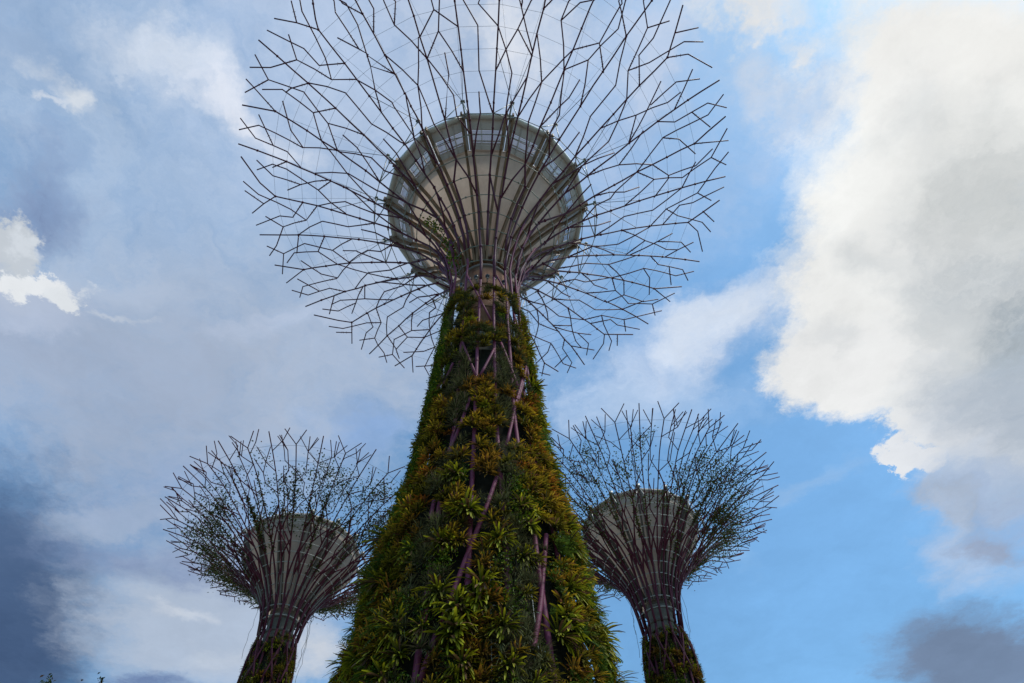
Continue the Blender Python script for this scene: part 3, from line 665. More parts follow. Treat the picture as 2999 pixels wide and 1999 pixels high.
def near_tree():
    T = empty('steel_tree', (CX0, CY0, 0))
    tag(T, 'tallest steel tree in the middle with wide open plum branches and windowed pale bowl', 'steel tree', 'tree-shaped steel towers')
    rib = None; angs = []
    ends = []
    for ln in NET.split('\n'):
        tok = ln.split(); kind = tok[0]; ext = tok[-1] == 'E'
        P = [tuple(float(v) for v in t.split(',')) for t in tok[1:] if t != 'E']
        if kind == 'r':
            mid = [a for a, s in P if 9 <= s <= 16]; A0 = mid[len(mid) // 2]; angs.append(A0 % 360)
            if P[0][1] <= 3.6 and abs(adiff(P[0][0], A0)) < 20 and False: pass
        if ext:
            a, s = P[-1]
            if s < 18.6:
                if kind == 'r' or s > 16.4: P = P + [(a, 18.6)]
                else: P = P + [(a + rnd.choice((-1, 1)) * 3.5, min(18.6, s + 1.6))] + ([(a + rnd.choice((-1, 1)) * 4.5, min(18.7, s + 3))] if s < 16 else [])
        Q = side_poly(P); pts = [PT(a, s) for a, s in Q]; rad = [srad(s) * (1.0 if kind == 'r' else 0.86) for a, s in Q]
        mb = MB(); mb.tube(pts, rad, 8)
        if kind == 's' and len(pts) > 1:
            d0 = 1 if P[0][1] <= P[-1][1] else -1
            p, q = (pts[0], pts[1]) if d0 == 1 else (pts[-1], pts[-2])
            if rnd.random() < 0.75: ticks(mb, p, q, rad[0], 0.05, rnd.choice((3, 4, 5)))
        for j in range(1, len(pts) - 1):
            c = pts[j]; mb.box(c, (rad[j] * 1.25, 0, 0), (0, rad[j] * 1.25, 0), (0, 0, rad[j] * 1.25)) if (j % 2 == 0 and kind == 'r') else None
        if kind == 'r': rib = mb.build('branch', M['steel'], T)
        else: mb.build('side_branch', M['steel'], rib)
    # ribs hidden behind the trunk in the photograph
    for A0 in (-16.3, -5.2, 5.3):
        mb = MB(); Q = side_poly([(A0, 3), (A0, 17), (A0 + (4 if A0 < -10 else 0), 18.5)]); mb.tube([PT(a, s) for a, s in Q], [srad(s) for a, s in Q], 8)
        rib = mb.build('branch', M['steel'], T); angs.append(A0 % 360)
        mb = MB(); Q = side_poly([(A0, 11), (A0 + 5, 12), (A0 + 5, 15), (A0 + 8, 16), (A0 + 7, 18)]); mb.tube([PT(a, s) for a, s in Q], 0.028, 8); mb.build('side_branch', M['steel'], rib)
    angs = sorted(set(round(a, 1) for a in angs))
    # rings: cables s=11..17, hoops below
    for s in range(11, 18):
        mb = MB(); pts = [PT(a, s) + Vector((0, 0, .02)) for a in angs]; mb.tube(pts + [pts[0]], 0.0075, 4, False); mb.build('cable_ring', M['wire'], T)
    for s in range(2, 11):
        n = 32 if s > 3 else 20
        al = angs if s > 4 else [2 + 18 * k for k in range(20)]
        mb = MB(); pts = [PT(a, s) * 1.0 for a in al]; mb.tube(pts + [pts[0]], 0.026 if s < 9 else 0.022, 6, False)
        for p in pts: mb.box(p, (.045, 0, 0), (0, .045, 0), (0, 0, .03))
        mb.build('hoop', M['hoop'], T)
    # trunk pipes
    def pipe_pt(a, z, dr=0.0):
        return pol(r_at_z(PIPE, z) * DC + dr, a, z * DC + 1.6)
    VA = []
    for k in range(20):
        a0 = 2 + 18 * k
        if abs(adiff(a0, 218)) < 5: continue
        zs = [-.09 + i * .0625 for i in range(31)]
        tgt = {182: 182.3, 164: 161.3, 146: 140.5, 200: 206.8}.get(a0, a0)
        drift = lambda z: (tgt - a0) * max(0, min(1, (z - 1.1) / .5)) + 1.2 * math.sin(z * 3 + k) * max(0, min(1, (1.7 - z) / .3))
        pts = [pipe_pt(a0 + drift(z), z) for z in zs]; rr = [0.092 - 0.038 * max(0, (z + .09) / 1.95) for z in zs]
        if tgt == a0:
            near = min(angs, key=lambda q: abs(adiff(q, a0)))
            pts += [PT(a0, 3.0), PT(a0 + adiff(near, a0) * .6, 4.2), PT(near, 5.4)]; rr += [.058, .052, .05]
        else: pts.append(PT(tgt, 2.3)); rr.append(.06)
        mb = MB(); mb.tube(pts, rr, 10)
        for z in (0.3, 0.62, .95, 1.25, 1.5): mb.tube([pipe_pt(a0 + drift(z), z - .0012), pipe_pt(a0 + drift(z), z + .0012)], 0.112 - 0.042 * z / 1.8, 10)
        mb.build('support_pipe', M['pipe'], T)
    for ln in PIPES.split('\n'):
        tok = ln.split(); P = [tuple(float(v) for v in t.split(',')) for t in tok[1:]]
        VA.append((tok[0], P))
        if tok[0] == 'x':
            pts = []
            for i, (a, z) in enumerate(P):
                if i:
                    a1, z1 = P[i - 1]; n = 4
                    for k in range(1, n): pts.append((a1 + adiff(a, a1) * k / n, z1 + (z - z1) * k / n))
                pts.append((a, z))
            # run a little past both ends so they meet the pipes
            mb = MB(); mb.tube([pipe_pt(a, z, 0.05) for a, z in pts], [0.082 - 0.040 * z / 1.8 for a, z in pts], 8); mb.build('brace', M['pipe'], T)
    for k in range(14):       # further braces round the far side
        a0 = -70 + k * 11; z0 = 0.1 + (k * 0.37) % 1.3; dz = .22; da = 18 if k % 2 else -18
        mb = MB(); mb.tube([pipe_pt(a0 + da * u / 5, z0 + dz * u / 5, .05) for u in range(6)], 0.07, 8); mb.build('brace', M['pipe'], T)
    for (a, z, b, z2) in ((196, 1.62, 146, 1.84), (215, 1.62, 182, 1.80)): pass
    # core
    mb = MB(); mb.rev([(.083 * DC, 0), (.083 * DC, 9), (.0735 * DC, 1.45 * DC + 1.6)], 64)
    for z in (1.0, 1.16, 1.3, 1.4): mb.rev([(.0835 * DC, z * DC), (.0835 * DC, z * DC + .12), (.0725 * DC, z * DC + .125), (.0725 * DC, z * DC - .005)], 64, closed=True)
    mb.build('concrete_core', M['concrete'], T)
    mb = MB(); zb = 1.45 * DC + 1.6
    mb.rev([(.0730 * DC, zb + .002), (.0710 * DC, 1.80 * DC + 1.6), (.060 * DC, 1.802 * DC + 1.6), (.058 * DC, 1.90 * DC + 1.6)], 64)
    c = mb.build('core_collar', M['rust'], T)
    for z in (1.565, 1.69): 
        mb = MB(); mb.rev([(.0745 * DC, z * DC + 1.6), (.0745 * DC, z * DC + 1.65), (.071 * DC, z * DC + 1.65), (.071 * DC, z * DC + 1.6)], 64, closed=True); mb.build('band', M['beam'], c)
    mb = MB(); mb.rev([(.0755 * DC, 1.796 * DC + 1.6), (.0755 * DC, 1.806 * DC + 1.6), (.06 * DC, 1.807 * DC + 1.6), (.06 * DC, 1.795 * DC + 1.6)], 64, closed=True); mb.build('top_flange', M['beam_side'], T)
    # planting felt strips between the pipes, coloured near-black as shade behind the plants
    for k in range(16):
        c0 = 11.25 + 22.5 * k; mb = MB(); vs = []; fs = []
        w = 11.15
        zz = [z for r, z in SURF if z < (1.40 if abs(c0 - 180) < 13 else 1.64)]
        for i, z in enumerate(zz):
            for j in range(7):
                a = c0 - w + 2 * w * j / 6; vs.append(tuple(pol((r_at_z(SURF, z) - .047) * DC, a, z * DC + 1.6)))
        for i in range(len(zz) - 1):
            for j in range(6): b = i * 7 + j; fs.append((b, b + 1, b + 8, b + 7))
        mb.add(vs, fs); mb.build('planting_panel', M['felt_shade'], T, smooth=False)
    # thin light ladder rails between the panels
    for a in (171, 152):
        mb = MB()
        for e in (0.0,): mb.tube([pol((r_at_z(SURF, z) - .030) * DC, a + e, z * DC + 1.6) for z in (.42, .5, .6, .7)], .014, 5)
        for i in range(5):
            z = .45 + i * .06; mb.tube([pol((r_at_z(SURF, z) - .022) * DC, a - 1.5, z * DC + 1.6), pol((r_at_z(SURF, z) - .022) * DC, a + .1, z * DC + 1.6)], .012, 4)
        mb.build('ladder_rail', M['galv'], T)
    # floodlights round the collar
    for a in (206, 192, 171, 157, 138, 225):
        mb = MB(); z = 1.70 * DC + 1.6; p = pol(.074 * DC, a, z - .1); q = pol(.074 * DC + .22, a, z - .05)
        mb.tube([p, q], .03, 6, mi=1); mb.box(q + Vector((0, 0, -.04)), (.05, 0, 0), (0, .05, 0), (0, 0, .025), 1)
        f = mb.build('floodlight', [M['lampblk'], M['lampwht']], T)
        m2 = MB(); m2.rev([(0, -.14), (.08, -.10), (.115, 0), (.08, .10), (0, .14)], 14); h = m2.build('lamp_head', M['lampblk'], f); h.location = q + Vector((0, 0, .15))
    # -------- bowl
    RA = [20 + 24 * k for k in range(15)]
    RIM = (.3579, 2.3584); BAND = (.2752, 2.255)
    h0 = lambda z: z * DC + 1.6
    mb = MB(); prof = [(.270, 2.249), (.225, 2.203), (.178, 2.140), (.133, 2.068), (.098, 2.0), (.072, 1.94), (.056, 1.88)]
    # facetted membrane: sags slightly outward between the beams
    n = 15 * 8; vs = []; fs = []
    for (r, z) in prof:
        for k in range(n):
            u = (k % 8) / 8.0; a = RA[k // 8] + 24 * u
            # straight chord between beams plus a small belly
            ch = math.cos(D2R(12)) / math.cos(D2R(24 * u - 12)); vs.append(tuple(pol(r * DC * (ch - 0.008 * math.sin(math.pi * u)), a, h0(z))))
    for i in range(len(prof) - 1):
        for k in range(n): k2 = (k + 1) % n; fs.append((i * n + k, i * n + k2, (i + 1) * n + k2, (i + 1) * n + k))
    mb.add(vs, fs); bowl = mb.build('bowl', M['membrane'], T)
    def fc(a, t, off=0.0):      # point on the facetted outer band, t 0 top .. 1 bottom
        k = int(math.floor(((a - RA[0]) % 360) / 24)); u = ((a - RA[0]) % 360 - 24 * k) / 24
        ch = math.cos(D2R(12)) / math.cos(D2R(24 * u - 12))
        r = RIM[0] * .985 * (1 - t) + BAND[0] * t; z = (RIM[1] - .004) * (1 - t) + BAND[1] * t
        return pol(r * DC * ch + off, a, h0(z) - off * 0.9)
    for k in range(15):
        a0, a1 = RA[k], RA[k] + 24
        mb = MB()
        def quad(b0, b1, t0, t1, off=0.0, mi=0, th=.06):
            c = [fc(b0, t0, off), fc(b1, t0, off), fc(b1, t1, off), fc(b0, t1, off)]
            c2 = [fc(b0, t0, off - th), fc(b1, t0, off - th), fc(b1, t1, off - th), fc(b0, t1, off - th)]
            mb.add([tuple(p) for p in c + c2], [(0, 1, 2, 3), (7, 6, 5, 4), (0, 4, 5, 1), (1, 5, 6, 2), (2, 6, 7, 3), (3, 7, 4, 0)], mi)
        cuts = [a0 + 1.2, a0 + 6.2, a0 + 12, a0 + 17.8, a1 - 1.2] 
        cuts = [a0 + 2.6, a0 + 8.6, a0 + 15.4, a1 - 2.6]
        quad(a0 + .2, a1 - .2, 0.02, .36)                       # upper blind panel
        quad(a0 + .2, a1 - .2, .83, 1.0)                        # lower strip
        quad(a0 + .2, cuts[0] + .3, .361, .829); quad(cuts[-1] - .3, a1 - .2, .361, .829)
        for c in cuts[1:-1]:
            quad(c - .42, c - .10, .05, .985, .03); quad(c + .10, c + .42, .05, .985, .03)
        quad(cuts[0] + .3, cuts[-1] - .3, .700, .722, -.01); quad(cuts[0] + .3, cuts[-1] - .3, .775, .80, -.01)
        quad(cuts[0] + .3, cuts[-1] - .3, .655, .672, -.12)
        quad(cuts[0] + .3, cuts[-1] - .3, .362, .828, -.07, 1, .012)
        mb.build('window', [M['frame'], M['glass']], bowl, smooth=False)
    # lip tube
    mb = MB(); pts = []
    for k in range(15):
        for u in range(6): a = RA[k] + 24 * u / 6.0; ch = math.cos(D2R(12)) / math.cos(D2R(4.0 * u - 12)); pts.append(pol(RIM[0] * DC * ch, a, h0(RIM[1])))
    pts.append(pts[0]); mb.tube(pts, .175, 14, False); mb.build('rim', M['lip'], bowl)
    # deck inside the bowl (floor ring leaves the middle open to the light)
    mb = MB(); mb.rev([(.268 * DC, h0(2.262)), (.245 * DC, h0(2.262)), (.245 * DC, h0(2.268)), (.268 * DC, h0(2.268))], 60, closed=True); mb.build('deck', M['shell'], bowl)
    # balustrade handrails and roof struts behind the glass
    mb = MB()
    pp = [pol(.30 * DC, a, h0(2.345)) for a in RA]; mb.tube(pp + [pp[0]], .03, 5, False)
    for k in range(0, 15):
        mb.tube([pol(.30 * DC, RA[k], h0(2.345)), pol(.262 * DC, RA[k] + 12, h0(2.27))], .022, 5)
    mb.build('handrail', M['frame'], bowl)
    # beams in pairs
    bp = [(.060, 1.845)] + [(r + .004, z - .004) for r, z in prof[::-1][1:]] + [(.2752, 2.240), (.316, 2.290), (.3579, 2.344)]
    for a in RA:
        for e in (-1, 1):
            mb = MB(); L0 = []
            for i, (r, z) in enumerate(bp):
                w = .065; d = .16
                off = .17 + .05 * i / len(bp)
                th = D2R(a); rad = Vector((math.sin(th), math.cos(th), 0)); tg = Vector((math.cos(th), -math.sin(th), 0))
                r0, z0 = bp[max(0, i - 1)]; r1, z1 = bp[min(len(bp) - 1, i + 1)]
                t = (rad * (r1 - r0) + Vector((0, 0, z1 - z0))).normalized(); nrm = rad * t.z - Vector((0, 0, 1)) * t.dot(rad)
                c = rad * r * DC + Vector((0, 0, h0(z))) + tg * off * e
                L0.append([c + tg * w + nrm * d, c - tg * w + nrm * d, c - tg * w - nrm * .05, c + tg * w - nrm * .05])
            vs = [tuple(p) for q in L0 for p in q]; fs = []
            for i in range(len(L0) - 1):
                for j in range(4): j2 = (j + 1) % 4; fs.append((i * 4 + j, i * 4 + j2, i * 4 + 4 + j2, i * 4 + 4 + j))
            fs += [(0, 1, 2, 3), tuple(len(vs) - 4 + j for j in (3, 2, 1, 0))]
            mb.add(vs, fs); mb.build('beam', M['beam'], bowl, smooth=False)
    # brackets with tie rods
    for k, a in enumerate(RA):
        th = D2R(a); rad = Vector((math.sin(th), math.cos(th), 0)); tg = Vector((math.cos(th), -math.sin(th), 0)); up = Vector((0, 0, 1))
        o = rad * (.3579 * DC + .05) + up * h0(2.352)
        mb = MB()
        for e in (-1, 1): mb.box(o + tg * .19 * e, tg * .05, rad * .22, up * .22, 1)
        tip = rad * (.3579 * DC + .75) + up * (h0(2.352) + .35)
        mb.tube([o, tip], .05, 8); mb.tube([o - up * .1, tip - up * .08], .03, 6)
        mb.box(tip, tg * .13, rad * .09, up * .03)
        br = mb.build('bracket', [M['hoop'], M['beam']], T, smooth=False)
        near = sorted(angs, key=lambda q: abs(adiff(q, a)))[:2]
        for b in near: 
            m2 = MB(); m2.tube([o - up * .25, PT(b, 10)], .03, 6); m2.tube([tip, PT(b, 10)], .028, 6); m2.build('strut', M['galv'], br)
        for b, s, rr in ((near[0], 13, .018), (near[1], 13, .018), (near[0], 16, .007), (near[1], 16, .007)):
            m2 = MB(); m2.tube([tip, PT(b, s) + up * .05], rr, 5); m2.build('tie_rod', M['wire'], br)
    return T, VA
NEAR, VIS = near_tree()

# ------------------------------------------------------------------ plants: one mesh per variant, mounted on a wall facing +Y, gravity -Z
class LB:
    def __init__(s): s.v = []; s.f = []; s.c = []
    def leaf(s, base, d, L, w, droop, rg, seg=5, fold=0.25, shape='strap', side=None):
        d = d.normalized(); p = Vector(base); st = L / seg; b = len(s.v); r1 = rg.random(); r2 = rg.random()
        for i in range(seg + 1):
            t = i / seg
            sd = d.cross(Vector((0, 0, 1)))
            if sd.length < 0.05: sd = Vector((1, 0, 0))
            sd.normalize(); nr = sd.cross(d)
            if shape == 'strap': ww = w * (0.55 + 0.45 * min(1, t * 4)) * (1 if t < 0.75 else max(.12, math.sqrt(max(0, 1 - ((t - .75) / .27) ** 2))))
            elif shape == 'needle': ww = w * (1 - t * 0.92)
            else: ww = w * max(.08, math.sin(math.pi * min(1, .08 + t * .92)) ** .8)
            s.v += [tuple(p - sd * ww + nr * fold * ww), tuple(p), tuple(p + sd * ww + nr * fold * ww)]
            s.c += [(t, r1, r2, 1)] * 3
            d = (d + Vector((0, 0, -droop / seg))).normalized(); p = p + d * st
        for i in range(seg):
            k = b + i * 3; s.f += [(k, k + 1, k + 4, k + 3), (k + 1, k + 2, k + 5, k + 4)]
    def quadleaf(s, p, d, n, L, w, rg):
        d = d.normalized(); sd = d.cross(n)
        if sd.length < .05: sd = Vector((1, 0, 0))
        sd.normalize(); b = len(s.v); r1, r2, r3 = rg.random(), rg.random(), rg.random()
        up = sd.cross(d) * L * .12
        s.v += [tuple(p), tuple(p + d * L * .45 + sd * w + up), tuple(p + d * L), tuple(p + d * L * .45 - sd * w + up)]
        s.c += [(r3, r1, r2, 1)] * 4; s.f.append((b, b + 1, b + 2, b + 3))
    def mesh(s, name, mat):
        me = bpy.data.meshes.new(name); me.from_pydata(s.v, [], s.f); me.materials.append(mat)
        at = me.color_attributes.new('leaf', 'FLOAT_COLOR', 'POINT'); at.data.foreach_set('color', np.asarray(s.c, dtype=np.float32).ravel()); me.update(); return me
def hemi(rg, ax, spread):
    # random direction around axis
    while True:
        v = Vector((rg.gauss(0, 1), rg.gauss(0, 1), rg.gauss(0, 1))).normalized()
        if v.dot(ax) > math.cos(spread): return v
def rosette(kind, seed):
    rg = random.Random(seed * 31 + ord(kind)); lb = LB(); ax = Vector((0, .80, .60)).normalized()
    if kind in 'gybrYo':
        n = {'g': 52, 'y': 66, 'b': 62, 'r': 56, 'o': 56, 'Y': 14}[kind]; nc = rg.choice((1, 1, 2)) if kind in 'g' else rg.choice((2, 3, 4))
        if kind == 'Y': nc = 1
        for c in range(nc):
            cen = Vector((rg.uniform(-.3, .3), 0, rg.uniform(-.3, .3))) if nc > 1 else Vector((0, 0, 0))
            Lm = 1.0 if nc == 1 else .72
            for i in range(n // nc + 3):
                d = hemi(rg, ax, 1.45); inner = d.dot(ax)
                L = Lm * rg.uniform(.8, 1.25) * (1.0 - .25 * max(0, inner - .7))
                if kind == 'Y': lb.leaf(cen, d, L, .13, rg.uniform(.5, 1.2), rg, 5, .3, 'oval')
                else: lb.leaf(cen, d, L, rg.uniform(.028, .042) if kind != 'g' else rg.uniform(.033, .048), rg.uniform(.5, 1.5) * (1.25 if kind == 'g' else 0.8), rg, 5, .3, 'strap')
    elif kind == 'a':
        for i in range(46):
            d = hemi(rg, ax, 1.5); lb.leaf((0, 0, 0), d, rg.uniform(.7, 1.2), .036, rg.uniform(.1, 1.2), rg, 4, .2, 'needle')
    elif kind == 't':
        for c in range(5):
            cen = Vector((rg.uniform(-.45, .45), rg.uniform(0, .25), rg.uniform(-.45, .45)))
            for i in range(30):
                d = hemi(rg, ax, 1.6); lb.leaf(cen, d, rg.uniform(.4, .7), .03, rg.uniform(.3, 1.2), rg, 3, .2, 'needle')
    elif kind == 'c':
        for i in range(230):
            p = Vector((rg.gauss(0, .42), abs(rg.gauss(.12, .18)), rg.gauss(0, .42))); d = Vector((rg.gauss(0, .6), rg.uniform(.1, 1), rg.gauss(-.2, .6)))
            lb.quadleaf(p, d, Vector((rg.gauss(0, .4), .5, 1)), rg.uniform(.11, .19), rg.uniform(.04, .075), rg)
    elif kind == 'f':
        for k in range(11):
            d = hemi(rg, ax, 1.2); p = Vector((0, 0, 0)); L = rg.uniform(.8, 1.2); seg = 14
            for i in range(seg):
                sd = d.cross(Vector((0, 0, 1))).normalized(); wl = .24 * math.sin(math.pi * (i + 1.2) / (seg + 1.5)) + .02
                for e in (-1, 1): lb.quadleaf(p, sd * e + d * .35, sd.cross(d), wl, .028, rg)
                d = (d + Vector((0, 0, -.085))).normalized(); p = p + d * L / seg
            lb.leaf((0, 0, 0), hemi(rg, ax, 1.3), .6, .03, 1.2, rg)
    return lb
KN = {'g': ('strap_leaf_plant', 'bromeliad', 'green bromeliad'), 'y': ('yellow_edged_bromeliad', 'bromeliad', 'yellow-edged bromeliad'),
      'b': ('bronze_bromeliad', 'bromeliad', 'bronze-leaved bromeliad'), 'r': ('rusty_bromeliad', 'bromeliad', 'rusty orange bromeliad'),
      'o': ('olive_bromeliad', 'bromeliad', 'dark olive bromeliad'), 'Y': ('bright_yellow_plant', 'leafy plant', 'bright yellow leafy plant'),
      'a': ('air_plant', 'air plant', 'silvery air plant'), 't': ('grassy_tuft', 'tuft', 'dense grassy tuft'),
      'c': ('creeper_clump', 'creeper', 'small-leaved green creeper clump'), 'f': ('fern', 'fern', 'feathery green fern')}
GRP = {'g': 'bromeliads planted on the near trunk', 'y': 'bromeliads planted on the near trunk', 'b': 'bromeliads planted on the near trunk', 'r': 'bromeliads planted on the near trunk',
       'o': 'bromeliads planted on the near trunk', 'Y': 'bright yellow leafy plants on the near trunk', 'a': 'air plants on the near trunk', 't': 'grassy tufts near the collar', 'c': 'creeper clumps on the near trunk', 'f': 'ferns on the near trunk'}
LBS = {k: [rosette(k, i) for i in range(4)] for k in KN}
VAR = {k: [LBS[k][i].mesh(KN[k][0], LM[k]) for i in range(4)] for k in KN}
prng = random.Random(21)
plants = []      # (ang, z_m, size, kind)
for t in PLANTS.split():
    a, z, s, k = t.split(','); plants.append((float(a), float(z), float(s), k))
def clear(a, z, need=.23):
    r = r_at_z(PIPE, z / DC) * DC
    for kd, P in VIS:
        for i in range(len(P) - 1):
            (a0, z0), (a1, z1) = P[i], P[i + 1]
            x0, y0 = D2R(adiff(a0, a)) * r, z0 * DC - z; x1, y1 = D2R(adiff(a1, a)) * r, z1 * DC - z
            dx, dy = x1 - x0, y1 - y0; l2 = dx * dx + dy * dy
            u = 0 if l2 == 0 else max(0, min(1, -(x0 * dx + y0 * dy) / l2))
            if math.hypot(x0 + u * dx, y0 + u * dy) < need: return False
    return True
def far_from(a, z, dmin):
    r = r_at_z(PIPE, z / DC) * DC
    for (b, y, s, k) in plants:
        if abs(y - z) < dmin and math.hypot(D2R(adiff(a, b)) * r, y - z) < dmin * (.6 if k in 'aY' else 1): return False
    return True
for it in range(22000):
    z = 7.6 + 20.3 * prng.random() ** 1.25; a = 180 + prng.uniform(-104, 104); rel = abs(a - 180); k = None
    up = z > 19.5
    if rel < 12: k = prng.choice('gyobgcb' if z < 16 else 'yyobo')
    elif rel < 29: k = prng.choice('aaaaaaoc' if rel > 15 else 'aagc')
    elif rel < 62: k = prng.choice('gyobgocf' if z < 13.5 else 'yybgroo')
    else: k = prng.choice('ccggoycf' if z < 19 else 'coogg')
    if up and rel < 60: 
        if prng.random() < .25: continue
        k = prng.choice('oobtatyo' if rel > 12 else 'obt')
        if 12 < rel < 34 and z < 22.5: k = 'a'
    if a > 180 and rel > 50 and z > 14: k = prng.choice('ccco')
    sz = {'g': .54, 'y': .43, 'b': .43, 'r': .40, 'o': .43, 'a': .35, 't': .42, 'c': .44, 'f': .5}[k] * prng.uniform(.8, 1.15)
    if not clear(a, z, .30 if k != 'a' else .17): continue
    if not far_from(a, z, sz * (.68 if z < 19 else .68)): continue
    plants.append((a, z, sz, k))
    if len(plants) > 1150: break
for a in (150, 158, 171, 190, 203, 214, 139, 128, 226): plants.append((a, 27.3 + prng.uniform(-.35, .25), .40, prng.choice('tot')))
broms = 0; keep = []; rest = []
cnt = {}
for p in sorted(plants, key=lambda p: (abs(adiff(p[0], 180)) > 84, p[1] > 19, p[1] < 9.3)):
    fam = GRP[p[3]]; cnt[fam] = cnt.get(fam, 0) + 1
    (keep if cnt[fam] <= 295 and p[3] != 'c' else rest).append(p)
def where(a, z):
    rel = adiff(a, 180)
    c = 'on the far right edge' if rel < -68 else 'right of the right column' if rel < -56 else 'in the right planting column' if rel < -31 else 'between centre and right columns' if rel < -12 else \
        'in the centre column' if rel < 12 else 'between centre and left columns' if rel < 31 else 'in the left planting column' if rel < 56 else 'left of the left column' if rel < 68 else 'on the far left edge'
    hb = [(9.6, 'below the picture edge'), (11.2, 'at picture bottom'), (12.9, 'very low down'), (14.6, 'low down'), (16.4, 'below mid height'), (18.4, 'at mid height'), (20.6, 'above mid height'), (23.2, 'high up'), (99, 'just under the bowl')]
    h = next(t for lim, t in hb if z < lim); return c, h
byl = {}
for (a, z, sz, k) in keep:
    c, h = where(a, z); size = 'large ' if sz > .5 and k in 'gyborf' else 'small ' if sz < .33 and k in 'gybor' else ''
    byl.setdefault((size + KN[k][2], c, h), []).append((a, z, sz, k))
ORD = {2: ['higher', 'lower'], 3: ['topmost', 'middle', 'lowest'], 4: ['topmost', 'second highest', 'third highest', 'lowest'], 5: ['topmost', 'second highest', 'middle', 'fourth highest', 'lowest'],
       6: ['topmost', 'second highest', 'third highest', 'fourth highest', 'fifth highest', 'lowest']}
NUMW = {2: 'two', 3: 'three', 4: 'four', 5: 'five', 6: 'six'}
for (nm, c, h), lst in byl.items():
    lst.sort(key=lambda p: -p[1])
    for i, (a, z, sz, k) in enumerate(lst):
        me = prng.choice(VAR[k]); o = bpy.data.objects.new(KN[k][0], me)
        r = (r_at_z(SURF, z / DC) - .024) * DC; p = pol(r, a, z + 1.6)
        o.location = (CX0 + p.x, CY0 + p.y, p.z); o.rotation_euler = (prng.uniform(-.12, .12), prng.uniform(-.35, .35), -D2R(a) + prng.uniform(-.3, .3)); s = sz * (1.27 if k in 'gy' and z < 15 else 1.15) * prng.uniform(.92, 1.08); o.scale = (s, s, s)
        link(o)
        n = len(lst)
        if n == 1: lab = f'{nm} {c}, {h}'
        elif n <= 6: lab = f'{ORD[n][i]} {nm} {c}, {h}'
        else:
            j = i * 6 // n; jn = [q for q in range(n) if q * 6 // n == j]
            left = sorted(jn, key=lambda q: -lst[q][0])
            side = '' if len(jn) == 1 else (', left one' if left.index(i) == 0 else ', right one' if left.index(i) == len(jn) - 1 else ', inner one')
            lab = f'{ORD[6][j]} {nm} {c}, {h}{side}'
        tag(o, lab, KN[k][1], GRP[k])

def merged(name, items, mats_of, label, cat, kind='stuff', origin=(0, 0, 0)):
    vs = []; fs = []; cs = []; ms = []; mats = []; base = 0
    for lb, Mx, mk in items:
        if LM[mk] not in mats: mats.append(LM[mk])
        mi = mats.index(LM[mk]); V = np.asarray(lb.v); Mn = np.array(Mx); V = V @ Mn[:3, :3].T + Mn[:3, 3]
        vs.append(V); fs.append([tuple(i + base for i in f) for f in lb.f]); cs.append(np.asarray(lb.c)); ms += [mi] * len(lb.f); base += len(V)
    V = np.concatenate(vs); me = bpy.data.meshes.new(name); me.from_pydata(V.tolist(), [], [f for q in fs for f in q])
    for m in mats: me.materials.append(m)
    me.polygons.foreach_set('material_index', ms)
    at = me.color_attributes.new('leaf', 'FLOAT_COLOR', 'POINT'); at.data.foreach_set('color', np.concatenate(cs).astype(np.float32).ravel()); me.update()
    o = link(bpy.data.objects.new(name, me)); o.location = origin; tag(o, label, cat, None, kind); return o
def wall_matrix(x, y, zz, a, s, rg):
    return Matrix.Translation((x, y, zz)) @ Matrix.Rotation(-D2R(a) + rg.uniform(-.4, .4), 4, 'Z') @ Matrix.Rotation(rg.uniform(-.4, .4), 4, 'Y') @ Matrix.Scale(s, 4)
items = []; rg = random.Random(5)
for i in range(620):            # low ground cover filling the panels all the way round
    z = rg.uniform(1.5, 25.0); a = rg.uniform(0, 360); rel = abs(adiff(a, 180))
    k = rg.choice('ao') if 13 < rel < 29 else rg.choice('ccoc')
    if 13 < rel < 29 and rg.random() < .45: continue
    if not clear(a, z, .24): continue
    if z > 19.5 and rel < 12 and rg.random() < .6: continue
    r = (r_at_z(SURF, z / DC) - .035) * DC; p = pol(r, a, z + 1.6); items.append((rg.choice(LBS[k]), wall_matrix(p.x, p.y, p.z, a, rg.uniform(.28, .42), rg), k))
for (a, z, s, k) in rest:
    r = (r_at_z(SURF, z / DC) - .024) * DC; p = pol(r, a, z + 1.6); items.append((rg.choice(LBS[k]), wall_matrix(p.x, p.y, p.z, a, s, rg), k))
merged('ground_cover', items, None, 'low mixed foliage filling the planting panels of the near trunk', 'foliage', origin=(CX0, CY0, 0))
# creeper climbing the left side from the neck onto the bowl branches
lb = LB(); tw = []; rg = random.Random(11)
path = [(-126, 2.6), (-124, 3.6), (-122, 4.4), (-121, 5.2), (-119, 5.9), (-118, 6.6)]
for (a, s) in [(path[i][0] * (1 - u) + path[i + 1][0] * u, path[i][1] * (1 - u) + path[i + 1][1] * u) for i in range(len(path) - 1) for u in (0, .2, .4, .6, .8)]:
    c = PT(a, s)
    if rg.random() < .35: continue
    for k in range(13):
        p = c + Vector((rg.gauss(0, .15), rg.gauss(0, .17), rg.gauss(0, .15))); lb.quadleaf(p, Vector((rg.gauss(0, 1), rg.gauss(0, 1), rg.gauss(0, .6))), Vector((0, 0, 1)), rg.uniform(.10, .17), .06, rg)
o = link(bpy.data.objects.new('climbing_vine', lb.mesh('climbing_vine', LM['c'])), None); o.location = (CX0, CY0, 0)
tag(o, 'leafy green vine climbing from the near trunk onto the lower left bowl branches', 'vine')
mb = MB(); mb.tube([PT(a, s) for a, s in path], .02, 5); mb.build('vine_stem', M['bark'], o)

